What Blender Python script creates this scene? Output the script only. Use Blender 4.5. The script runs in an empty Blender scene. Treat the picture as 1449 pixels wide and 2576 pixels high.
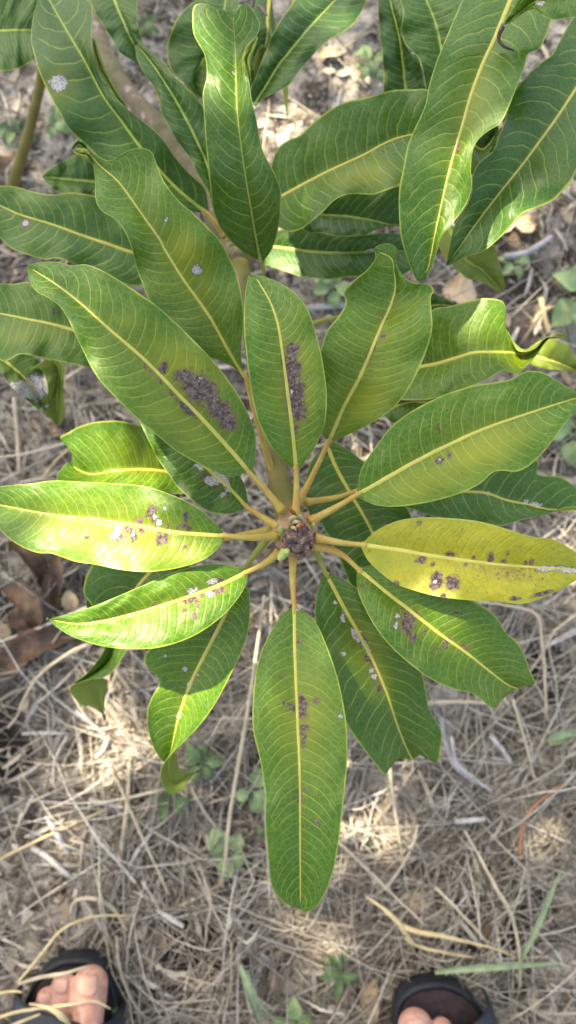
import bpy, math, random
import numpy as np
from mathutils import Vector, noise as mnoise
R_ = math.radians
random.seed(7); rng = np.random.default_rng(7)
sc = bpy.context.scene
COL = sc.collection
# ------------------------------------------------------------------ camera, sky, sun, exposure
CAM = Vector((0.0, 0.0, 0.755)); TILT = R_(5.0)
cd = bpy.data.cameras.new('camera'); cam = bpy.data.objects.new('camera', cd); COL.objects.link(cam)
cam.location = CAM; cam.rotation_euler = (TILT, 0, 0)
cd.sensor_fit = 'HORIZONTAL'; cd.sensor_width = 36; cd.lens = 18 / math.tan(R_(21)); cd.clip_start = .01; cd.clip_end = 200
cd.dof.use_dof = True; cd.dof.focus_distance = 0.425; cd.dof.aperture_fstop = 10
sc.camera = cam
SUN = Vector((-.45, .55, 1.0)).normalized()          # towards the sun
elev = math.asin(SUN.z); azim = math.atan2(SUN.x, SUN.y)
w = bpy.data.worlds.new('World'); sc.world = w; w.use_nodes = True
wn = w.node_tree.nodes; wl = w.node_tree.links
sky = wn.new('ShaderNodeTexSky'); sky.sky_type = 'NISHITA'; sky.sun_disc = False
sky.sun_elevation = elev; sky.sun_rotation = azim; sky.dust_density = 3.0; sky.ozone_density = .6; sky.air_density = 1.0
wl.new(sky.outputs[0], wn['Background'].inputs[0]); wn['Background'].inputs[1].default_value = .135
sd = bpy.data.lights.new('sun', 'SUN'); so = bpy.data.objects.new('sun', sd); COL.objects.link(so)
sd.energy = 4.4; sd.angle = R_(.53); sd.color = (1, .93, .82)
so.rotation_euler = SUN.to_track_quat('Z', 'Y').to_euler(); so.location = (-1, 1.2, 3)
sc.view_settings.view_transform = 'Standard'; sc.view_settings.look = 'None'
sc.view_settings.gamma = 1; sc.view_settings.use_curve_mapping = False
sc.view_settings.exposure = 1.85
try:
    sc.view_settings.use_white_balance = True
    sc.view_settings.white_balance_temperature = 7700; sc.view_settings.white_balance_tint = 8
except Exception: pass
sc.cycles.max_bounces = 6

# ------------------------------------------------------------------ helpers
FPX = 724.5 / math.tan(R_(21))
CT, ST = math.cos(TILT), math.sin(TILT)
def at(px, py, z):                                   # point at height z seen along the ray px, py
    x, y, q = px - 724.5, -(py - 1288), -FPX
    y2 = y * CT - q * ST; z2 = y * ST + q * CT
    s = (z - CAM.z) / z2
    return Vector((x * s, y2 * s, z))
OFF = {'A': (0, 0, 1), 'C1': (0, 0, .5), 'C2': (724.5, 0, .5), 'C3': (0, 629, .5), 'C4': (724.5, 629, .5),
       'C5': (0, 1258, .5), 'C6': (724.5, 1258, .5), 'C7': (0, 1851.5, .5), 'C8': (724.5, 1851.5, .5)}
def cv(c, pts):
    ox, oy, s = OFF[c]
    return [(ox + p[0] * s, oy + p[1] * s) for p in pts]
def tag(o, label=None, cat=None, group=None, kind=None):
    if label: o['label'] = label
    if cat: o['category'] = cat
    if group: o['group'] = group
    if kind: o['kind'] = kind
    return o
def empty(name, loc=(0, 0, 0)):
    o = bpy.data.objects.new(name, None); o.location = loc; o.empty_display_size = .02; COL.objects.link(o); return o
def mesh_obj(name, V, F, mats, parent=None, mi=None, attrs=None, smooth=True, loc=None):
    me = bpy.data.meshes.new(name)
    V = np.asarray(V, float)
    if parent is not None:
        pl = parent
        off = np.zeros(3)
        while pl is not None:
            off += np.array(pl.location); pl = pl.parent
        V = V - off
    elif loc is not None:
        V = V - np.array(loc)
    me.from_pydata(V.tolist(), [], [tuple(int(i) for i in f) for f in F])
    for m in (mats if isinstance(mats, (list, tuple)) else [mats]): me.materials.append(m)
    if mi is not None: me.polygons.foreach_set('material_index', mi)
    if smooth: me.polygons.foreach_set('use_smooth', [True] * len(me.polygons))
    if attrs:
        for k, a in attrs.items():
            at_ = me.attributes.new(k, 'FLOAT', 'POINT'); at_.data.foreach_set('value', np.asarray(a, dtype=np.float32))
    me.update()
    o = bpy.data.objects.new(name, me); COL.objects.link(o)
    if parent is not None: o.parent = parent
    elif loc is not None: o.location = loc
    return o
def resample(pts, n, closed=False):                  # Catmull-Rom then even arc length
    P = np.asarray(pts, float)
    if len(P) == 2:
        t = np.linspace(0, 1, n)[:, None]; return P[0] * (1 - t) + P[1] * t
    Q = np.vstack([2 * P[0] - P[1], P, 2 * P[-1] - P[-2]])
    out = []
    for i in range(1, len(Q) - 2):
        p0, p1, p2, p3 = Q[i - 1], Q[i], Q[i + 1], Q[i + 2]
        for t in np.linspace(0, 1, 12, endpoint=False):
            out.append(.5 * ((2 * p1) + (p2 - p0) * t + (2 * p0 - 5 * p1 + 4 * p2 - p3) * t * t + (3 * p1 - p0 - 3 * p2 + p3) * t ** 3))
    out.append(Q[-2]); out = np.array(out)
    d = np.r_[0, np.cumsum(np.linalg.norm(np.diff(out, axis=0), axis=1))]
    s = np.linspace(0, d[-1], n)
    return np.stack([np.interp(s, d, out[:, k]) for k in range(out.shape[1])], 1)
def tube(path, radii, sides=8, caps=True, flat=1.0):
    P = np.asarray(path, float); n = len(P)
    r = np.interp(np.linspace(0, 1, n), np.linspace(0, 1, len(radii)), radii)
    T = np.gradient(P, axis=0); T /= np.linalg.norm(T, axis=1)[:, None] + 1e-12
    up = np.array([0, 0, 1.0]) if abs(T[0][2]) < .9 else np.array([1.0, 0, 0])
    V = []; F = []; N = up
    for i in range(n):
        A = np.cross(T[i], N); A /= np.linalg.norm(A) + 1e-12; N2 = np.cross(A, T[i]); N = N2
        for k in range(sides):
            a = 2 * math.pi * k / sides
            V.append(P[i] + r[i] * (math.cos(a) * A + flat * math.sin(a) * N2))
    for i in range(n - 1):
        for k in range(sides):
            a, b = i * sides + k, i * sides + (k + 1) % sides
            F.append((a, b, b + sides, a + sides))
    if caps:
        F.append(tuple(range(sides))[::-1]); F.append(tuple(range((n - 1) * sides, n * sides)))
    return V, F
class MB:
    def __init__(s): s.V = []; s.F = []; s.a = {}; s.mi = []
    def add(s, VF, mi=0, **at_):
        V, F = VF; b = len(s.V); s.V.extend(V); s.F.extend([tuple(i + b for i in f) for f in F]); s.mi.extend([mi] * len(F))
        for k, v in at_.items(): s.a.setdefault(k, []).extend([v] * len(V))
    def obj(s, name, mats, parent=None, smooth=True, loc=None): return mesh_obj(name, s.V, s.F, mats, parent, s.mi, s.a, smooth, loc)
def blob(c, rad, seed=0, amp=.15, fr=3, nu=20, nv=12, axis=None, peak=0):
    V = []; F = []; c = Vector(c)
    q = Vector(axis).normalized().to_track_quat('Z', 'Y') if axis is not None else None
    for j in range(nv + 1):
        th = math.pi * j / nv
        for i in range(nu):
            ph = 2 * math.pi * i / nu
            d = Vector((math.sin(th) * math.cos(ph), math.sin(th) * math.sin(ph), math.cos(th)))
            k = 1 + amp * mnoise.noise(d * fr + Vector((seed, seed * 1.7, 0))) * 2
            p = Vector((d.x * rad[0], d.y * rad[1], d.z * rad[2] * (1 + peak * max(0, d.z) ** 3))) * k
            if q: p = q @ p
            V.append(c + p)
    for j in range(nv):
        for i in range(nu):
            a = j * nu + i; b = j * nu + (i + 1) % nu
            F.append((a, a + nu, b + nu, b))
    return V, F

# ------------------------------------------------------------------ materials
def new_mat(name):
    m = bpy.data.materials.new(name); m.use_nodes = True
    return m, m.node_tree.nodes, m.node_tree.links, m.node_tree.nodes['Principled BSDF']
class G:                                             # tiny node-graph helper
    def __init__(s, m): s.n = m.node_tree.nodes; s.l = m.node_tree.links
    def _in(s, sock, v):
        if hasattr(v, 'is_output'): s.l.new(v, sock)
        elif v is not None: sock.default_value = v
    def math(s, op, a, b=None, c=None, clamp=False):
        x = s.n.new('ShaderNodeMath'); x.operation = op; x.use_clamp = clamp
        s._in(x.inputs[0], a)
        if b is not None: s._in(x.inputs[1], b)
        if c is not None: s._in(x.inputs[2], c)
        return x.outputs[0]
    def attr(s, name):
        x = s.n.new('ShaderNodeAttribute'); x.attribute_name = name; return x.outputs['Fac']
    def noise(s, scale, det=3, rough=.6, vec=None, out=0, dist=0):
        x = s.n.new('ShaderNodeTexNoise'); x.inputs['Scale'].default_value = scale; x.inputs['Detail'].default_value = det
        x.inputs['Roughness'].default_value = rough; x.inputs['Distortion'].default_value = dist
        if vec is not None: s.l.new(vec, x.inputs['Vector'])
        return x.outputs[out]
    def vor(s, scale, feat='DISTANCE_TO_EDGE', vec=None):
        x = s.n.new('ShaderNodeTexVoronoi'); x.feature = feat; x.inputs['Scale'].default_value = scale
        if vec is not None: s.l.new(vec, x.inputs['Vector'])
        return x.outputs['Distance']
    def mix(s, f, a, b):
        x = s.n.new('ShaderNodeMix'); x.data_type = 'RGBA'
        s._in(x.inputs[0], f); s._in(x.inputs[6], (*a, 1) if isinstance(a, tuple) else a); s._in(x.inputs[7], (*b, 1) if isinstance(b, tuple) else b)
        return x.outputs[2]
    def ss(s, v, a, b, lo=0., hi=1.):
        x = s.n.new('ShaderNodeMapRange'); x.interpolation_type = 'SMOOTHSTEP'
        s._in(x.inputs[0], v); s._in(x.inputs[1], a); s._in(x.inputs[2], b); x.inputs[3].default_value = lo; x.inputs[4].default_value = hi
        return x.outputs[0]
    def pos(s):
        x = s.n.new('ShaderNodeTexCoord'); return x.outputs['Object']
    def bump(s, h, dist, strength=1., nrm=None):
        x = s.n.new('ShaderNodeBump'); x.inputs['Strength'].default_value = strength; x.inputs['Distance'].default_value = dist
        s._in(x.inputs['Height'], h)
        if nrm is not None: s.l.new(nrm, x.inputs['Normal'])
        return x.outputs[0]
    def ramp(s, f, stops):
        x = s.n.new('ShaderNodeValToRGB'); e = x.color_ramp.elements
        e[0].position = stops[0][0]; e[0].color = (*stops[0][1], 1); e[1].position = stops[-1][0]; e[1].color = (*stops[-1][1], 1)
        for p, c in stops[1:-1]:
            k = e.new(p); k.color = (*c, 1)
        s._in(x.inputs[0], f); return x.outputs[0]
def leaf_material(name, under=False):
    m, n, l, bs = new_mat(name); g = G(m); P = g.pos()
    u, v, yel, drk, scab, pale, N = [g.attr(k) for k in ('u', 'v', 'yel', 'drk', 'scab', 'pale', 'nv')]
    av = g.math('ABSOLUTE', v)
    n1 = g.noise(28, 3, .55, P); n2 = g.noise(160, 3, .6, P); n3 = g.noise(700, 2, .6, P)
    # lateral veins: leave the midrib at a wide angle, then bend towards the tip
    bend = g.math('ADD', g.math('MULTIPLY', av, .035), g.math('MULTIPLY', g.math('POWER', av, 2.6), .075))
    ph = g.math('MULTIPLY', g.math('SUBTRACT', u, bend), N)
    ph = g.math('ADD', ph, g.math('MULTIPLY', g.math('SUBTRACT', n1, .5), 1.5))
    ph = g.math('ADD', ph, g.math('MULTIPLY', g.math('GREATER_THAN', v, 0), .45))
    d = g.math('ABSOLUTE', g.math('SUBTRACT', g.math('FRACT', ph), .5))          # 0 on the vein
    fade = g.ss(av, .93, .72, 0, 1)
    vein = g.math('MULTIPLY', g.math('MULTIPLY', g.ss(d, .062, .010), fade), g.ss(g.noise(55, 2, .5, P), .3, .6, .5, 1))
    veinw = g.math('MULTIPLY', g.ss(d, .22, .0), fade)
    ret = g.vor(250, vec=P); retm = g.ss(ret, .13, .0)
    retb = g.vor(760, vec=P)
    mid = g.ss(av, .16, .0)
    edge = g.math('MULTIPLY', g.ss(g.math('ADD', av, g.math('MULTIPLY', g.math('SUBTRACT', g.noise(90, 3, .6, P), .5), .07)), .955, .992), .8)
    if under:
        col = g.mix(n1, (.165, .235, .036), (.225, .285, .052))
        col = g.mix(g.math('MULTIPLY', vein, .35), col, (.22, .27, .08))
        col = g.mix(edge, col, (.33, .38, .08))
        rough = .55
    else:
        tone = g.math('ADD', g.math('MULTIPLY', n1, .6), g.math('MULTIPLY', n2, .4))
        fresh = g.mix(tone, (.034, .128, .006), (.080, .218, .012))
        deep = g.mix(tone, (.018, .078, .008), (.046, .138, .013))
        col = g.mix(drk, fresh, deep)
        ya = g.math('MULTIPLY', yel, g.ss(n1, .25, .6, .55, 1.0))
        ycol = g.mix(n2, (.36, .38, .010), (.58, .45, .010))
        col = g.mix(ya, col, ycol)
        col = g.mix(g.math('MULTIPLY', mid, g.math('ADD', .14, g.math('MULTIPLY', yel, .35))), col, (.30, .33, .03))
        col = g.mix(g.math('MULTIPLY', retm, .46), col, g.mix(drk, (.20, .30, .03), (.07, .15, .04)))
        col = g.mix(g.math('MULTIPLY', vein, .85), col, g.mix(drk, (.36, .42, .045), (.24, .36, .06)))
        dust = g.ss(g.noise(75, 5, .7, P), .48, .72)
        col = g.mix(g.math('MULTIPLY', dust, .06), col, (.34, .36, .28))
        # dark specks on old leaves
        sp = g.ss(g.noise(420, 2, .5, P), .66, .72)
        col = g.mix(g.math('MULTIPLY', sp, .35), col, (.015, .03, .01))
        col = g.mix(edge, col, (.40, .46, .06))
        ns = g.noise(430, 4, .75, P)
        sm = g.ss(g.math('ADD', scab, g.math('MULTIPLY', g.math('SUBTRACT', ns, .5), 2.2)), .44, .66)
        halo = g.ss(g.math('ADD', scab, g.math('MULTIPLY', g.math('SUBTRACT', n2, .5), .6)), .15, .6)
        col = g.mix(g.math('MULTIPLY', halo, .62), col, (.21, .15, .035))
        crust = g.ss(g.noise(620, 2, .6, P), .56, .62)
        sc_c = g.mix(g.ss(g.noise(500, 2, .6, P), .40, .65), (.075, .045, .038), (.20, .145, .13))
        sc_c = g.mix(g.math('MULTIPLY', crust, .45), sc_c, (.34, .31, .31))
        col = g.mix(sm, col, sc_c)
        pm0 = g.math('ADD', pale, g.math('MULTIPLY', g.math('SUBTRACT', ns, .5), 1.6))
        col = g.mix(g.ss(pm0, .36, .47), col, (.06, .045, .035))
        pm = g.ss(pm0, .47, .57)
        col = g.mix(pm, col, g.mix(g.ss(n3, .35, .6), (.30, .285, .265), (.60, .58, .54)))
        rough = .36
    l.new(col, bs.inputs['Base Color'])
    if under:
        bs.inputs['Roughness'].default_value = rough
    else:
        rr = g.math('ADD', g.math('MULTIPLY', g.math('SUBTRACT', n2, .5), .26), .42)
        rr = g.math('ADD', rr, g.math('MULTIPLY', dust, .14))
        rr = g.math('ADD', rr, g.math('MULTIPLY', g.math('MAXIMUM', sm, pm), .35), None, True)
        l.new(rr, bs.inputs['Roughness'])
    bs.inputs['Specular IOR Level'].default_value = .48 if not under else .3
    h = g.math('ADD', g.math('MULTIPLY', g.math('ADD', veinw, g.math('MULTIPLY', g.ss(ret, .0, .3), .30)), -1), g.math('MULTIPLY', n2, .9))
    h = g.math('ADD', h, g.math('MULTIPLY', g.ss(retb, 0, .3), .10))
    if not under: h = g.math('ADD', h, g.math('MULTIPLY', g.math('MAXIMUM', sm, pm), .25))
    l.new(g.bump(h, .00022, .7 if not under else .4), bs.inputs['Normal'])
    # light passing through the blade
    tr = n.new('ShaderNodeBsdfTranslucent'); mx = n.new('ShaderNodeMixShader'); mx.inputs[0].default_value = .22
    l.new(g.mix(.5, col, (.30, .42, .03)), tr.inputs[0]); l.new(bs.outputs[0], mx.inputs[1]); l.new(tr.outputs[0], mx.inputs[2])
    l.new(mx.outputs[0], n['Material Output'].inputs[0])
    return m
M_LEAF = leaf_material('leaf_upper'); M_UNDER = leaf_material('leaf_under', True)
def simple(name, a, b, scale, rough=.6, bumpd=.0005, bscale=None, spec=.4, det=3, stops=None, sss=0):
    m, n, l, bs = new_mat(name); g = G(m); P = g.pos()
    f = g.ss(g.noise(scale, det, .6, P), .3, .7)
    c = g.mix(f, a, b) if stops is None else g.ramp(g.noise(scale, det, .6, P), stops)
    l.new(c, bs.inputs['Base Color']); bs.inputs['Roughness'].default_value = rough; bs.inputs['Specular IOR Level'].default_value = spec
    l.new(g.bump(g.noise(bscale or scale * 3, 3, .6, P), bumpd, .8), bs.inputs['Normal'])
    if sss:
        bs.inputs['Subsurface Weight'].default_value = sss; bs.inputs['Subsurface Radius'].default_value = (.008, .003, .0015)
        bs.inputs['Subsurface Scale'].default_value = 1
    return m
M_RIB = simple('midrib', (.46, .46, .08), (.54, .47, .10), 120, .45, .0001)
M_RIBG = simple('midrib_green', (.28, .38, .07), (.36, .43, .08), 120, .45, .0001)
M_PET = simple('petiole', (.44, .36, .08), (.42, .25, .06), 110, .55, .0002, 900)
M_PETG = simple('petiole_green', (.18, .24, .04), (.26, .27, .05), 90, .5, .0002, 900)
M_BARK = simple('bark', (.10, .105, .06), (.20, .17, .12), 60, .75, .0012, 260, stops=[(.3, (.085, .09, .04)), (.5, (.15, .135, .08)), (.62, (.2, .15, .11)), (.72, (.40, .36, .33))])
M_STEM = simple('stem_green', (.13, .125, .028), (.21, .17, .05), 40, .6, .0005, 300)
M_DEAD = simple('dead_bud', (.035, .018, .015), (.16, .09, .08), 260, .55, .0012, 500, stops=[(.35, (.035, .02, .016)), (.5, (.12, .065, .05)), (.62, (.24, .155, .12)), (.75, (.46, .38, .31))])
M_BUD = simple('green_bud', (.30, .42, .08), (.42, .50, .16), 200, .5, .0002)
M_SCALE = simple('bud_scale', (.42, .13, .04), (.5, .28, .12), 200, .6, .0002)
M_NODE = simple('node_bark', (.30, .20, .09), (.34, .24, .16), 160, .65, .0008, 500)

# ------------------------------------------------------------------ the ground
def lump(x, y):
    p = Vector((x, y, 0))
    return (.016 * mnoise.noise(p * 4) + .008 * mnoise.noise(p * 13 + Vector((5, 2, 0))) + .0045 * mnoise.noise(p * 38) * 1.5 + .0030 * mnoise.noise(p * 95)) - .006
def build_ground():
    n = 300; t = np.linspace(-1, 1, n); c = .75 * t + 14 * np.sign(t) * np.abs(t) ** 9
    V = []; F = []
    for j in range(n):
        for i in range(n):
            V.append((c[i], c[j] * 1.15, lump(c[i], c[j] * 1.15)))
    for j in range(n - 1):
        for i in range(n - 1):
            a = j * n + i; F.append((a, a + 1, a + 1 + n, a + n))
    m, nn, l, bs = new_mat('dry_soil'); g = G(m); P = g.pos()
    big = g.noise(5, 3, .6, P); med = g.noise(34, 4, .65, P); fine = g.noise(190, 4, .7, P)
    col = g.ramp(g.math('ADD', g.math('MULTIPLY', med, .6), g.math('MULTIPLY', fine, .4)),
                 [(.38, (.025, .02, .016)), (.46, (.12, .102, .082)), (.52, (.33, .30, .25)), (.60, (.54, .495, .42))])
    col = g.mix(g.ss(big, .36, .54, .8, 0), col, (.055, .047, .042))
    col = g.mix(g.math('MULTIPLY', g.ss(big, .55, .75), .6), col, (.36, .32, .28))
    for hx, hy, hr in ((.205, -.345, .055), (-.29, -.175, .07), (-.10, -.12, .05), (.26, -.10, .045), (-.1, -.36, .04)):   # dark humus, and ground shade painted into the soil colour
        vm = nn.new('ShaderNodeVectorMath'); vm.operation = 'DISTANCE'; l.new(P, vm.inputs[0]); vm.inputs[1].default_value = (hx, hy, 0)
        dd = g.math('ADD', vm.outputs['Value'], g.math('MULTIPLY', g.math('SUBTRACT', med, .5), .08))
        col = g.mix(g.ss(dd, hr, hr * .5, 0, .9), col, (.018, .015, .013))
    l.new(col, bs.inputs['Base Color']); bs.inputs['Roughness'].default_value = .95; bs.inputs['Specular IOR Level'].default_value = .15
    l.new(g.bump(g.math('ADD', med, g.math('MULTIPLY', fine, .6)), .006, .9), bs.inputs['Normal'])
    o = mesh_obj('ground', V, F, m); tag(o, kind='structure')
build_ground()
def ground_pt(px, py, dz=0.):
    z = 0.
    for _ in range(3): p = at(px, py, z); z = lump(p.x, p.y) + dz
    return at(px, py, z)

# dry straw, litter and crumbs: uncountable
def straw_mat(name, stops, rough=.7):
    m, n, l, bs = new_mat(name); g = G(m)
    geo = n.new('ShaderNodeNewGeometry'); rnd = geo.outputs['Random Per Island']
    c = g.ramp(rnd, stops); f = g.noise(300, 2, .6, g.pos())
    c = g.mix(g.ss(f, .35, .8, 0, .45), c, (.11, .085, .065))
    l.new(c, bs.inputs['Base Color']); bs.inputs['Roughness'].default_value = rough; bs.inputs['Specular IOR Level'].default_value = .3
    return m
M_STRAW = straw_mat('straw', [(0, (.12, .105, .08)), (.2, (.25, .22, .175)), (.45, (.45, .405, .33)), (.65, (.60, .525, .40)), (.8, (.50, .48, .45)), (.92, (.70, .64, .52)), (1, (.76, .72, .63))])
M_GOLD = straw_mat('straw_gold', [(0, (.46, .34, .17)), (.5, (.60, .48, .26)), (1, (.52, .44, .33))])
M_LIT = straw_mat('litter', [(0, (.05, .038, .028)), (.3, (.19, .14, .09)), (.55, (.36, .28, .18)), (.8, (.46, .41, .32)), (1, (.66, .60, .50))])
M_GREY = straw_mat('grey_twig', [(0, (.28, .25, .23)), (.5, (.45, .42, .40)), (1, (.62, .59, .57))])
def straw_path(x, y, L, ang, lift, curl, n=7, kink=0.):
    pts = []; a = ang; px, py = x, y; st = L / (n - 1)
    for i in range(n):
        t = i / (n - 1)
        z = lump(px, py) + .0015 + lift * math.sin(math.pi * min(1, t * .9 + .1)) + .002 * mnoise.noise(Vector((px * 60, py * 60, ang)))
        pts.append((px, py, z)); a += curl / n
        if kink and i == n // 2: a += kink
        px += math.cos(a) * st; py += math.sin(a) * st
    return pts
def build_straw():
    mb = MB(); r = random.Random(3)
    def dens(x, y):
        d = .5 + 1.1 * mnoise.noise(Vector((x * 5 + 3, y * 5, 1)))
        if y < -.05: d += .25
        if y > .15: d -= .30
        for bx, by, br in ((-.27, -.30, .085), (-.06, -.19, .05), (-.25, -.20, .05), (.29, -.31, .05), (.03, .30, .09), (-.25, .3, .1)):
            if (x - bx) ** 2 + (y - by) ** 2 < br * br: d -= .85
        for bx, by, br in ((.205, -.345, .05), (-.29, -.175, .065), (-.10, -.12, .045), (.26, -.10, .04), (-.1, -.36, .035)):
            if (x - bx) ** 2 + (y - by) ** 2 < br * br: d -= .5
        return d
    k = 0
    while k < 8200:
        x = r.gauss(0, .33); y = r.gauss(-.12, .42)
        if abs(x) > .75 or abs(y) > 1: continue
        if r.random() > dens(x, y): continue
        L = r.choice([.03, .045, .07, .10, .14, .18]) * r.uniform(.7, 1.3)
        lift = r.uniform(0, .012) if r.random() < .7 else r.uniform(.01, .035)
        rad = r.uniform(.0003, .0009) if r.random() < .88 else r.uniform(.0009, .0019)
        P = straw_path(x, y, L, r.uniform(0, 6.283), lift, r.gauss(0, .32), kink=r.choice([0, 0, 0, r.uniform(-1.2, 1.2)]))
        mb.add(tube(P, [rad, rad * .9, rad * .4], 3, False)); k += 1
    tag(mb.obj('dry_grass', M_STRAW), 'tangle of dry grey-brown grass stalks covering the ground', kind='stuff')
    mb = MB(); r = random.Random(5)                  # flat blades, curled
    for _ in range(2600):
        x = r.gauss(0, .33); y = r.gauss(-.1, .42)
        if abs(x) > .75: continue
        L = r.uniform(.012, .06); P = np.array(straw_path(x, y, L, r.uniform(0, 6.28), r.uniform(0, .01), r.gauss(0, .6), 6))
        wd = r.uniform(.0008, .0026); T = np.gradient(P, axis=0); T /= np.linalg.norm(T, axis=1)[:, None]
        S = np.cross(T, [0, 0, 1]); tw = r.uniform(-.8, .8); V = []; F = []
        for i in range(6):
            ww = wd * math.sin(math.pi * (i + .6) / 6.6); s = S[i] * math.cos(tw) + np.array([0, 0, 1]) * math.sin(tw)
            V += [P[i] - s * ww, P[i] + np.array([0, 0, -.0006]), P[i] + s * ww]
        for i in range(5):
            b = i * 3; F += [(b, b + 1, b + 4, b + 3), (b + 1, b + 2, b + 5, b + 4)]
        mb.add((V, F))
    tag(mb.obj('dry_grass_blades', M_STRAW), 'short withered grass blades scattered between the stalks', kind='stuff')
    mb = MB(); r = random.Random(9)                  # crumbs of soil, stones, leaf scraps
    for _ in range(9000):
        x = r.uniform(-.5, .5); y = r.uniform(-.65, .8); s = r.uniform(.0008, .0026) if r.random() < .85 else r.uniform(.0025, .005)
        z = lump(x, y) + s * .3
        V = [Vector((x, y, z)) + Vector((r.gauss(0, 1), r.gauss(0, 1), r.uniform(-.2, .8))) * s for _ in range(4)]
        mb.add((V, [(0, 1, 2), (0, 2, 3), (0, 3, 1), (1, 3, 2)]))
    tag(mb.obj('ground_litter', M_LIT, smooth=False), 'crumbs of soil, leaf scraps and small stones on the ground', kind='stuff')
    mb = MB(); r = random.Random(19)                 # curled scraps of broken leaves
    for _ in range(900):
        x = r.uniform(-.5, .5); y = r.uniform(-.6, .8); s = r.uniform(.004, .012); a = r.uniform(0, 6.28); e = r.uniform(.35, .7); z = lump(x, y) + .001
        V = []; F = []; cu = r.uniform(.2, .9)
        for i in range(5):
            for j in range(3):
                uu = (i / 4 - .5) * 2; vv = (j - 1) * math.sqrt(max(.08, 1 - uu * uu)) * e * r.uniform(.7, 1.15)
                V.append((x + s * (uu * math.cos(a) - vv * math.sin(a)), y + s * (uu * math.sin(a) + vv * math.cos(a)), z + s * (cu * vv * vv * 1.6 + .3 * cu * uu * uu) + r.uniform(0, .0012)))
        for i in range(4):
            for j in range(2):
                b = i * 3 + j; F.append((b, b + 1, b + 4, b + 3))
        mb.add((V, F))
    tag(mb.obj('leaf_scraps', M_LIT), 'broken curled scraps of dead leaf strewn over the soil', kind='stuff')
build_straw()

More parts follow.
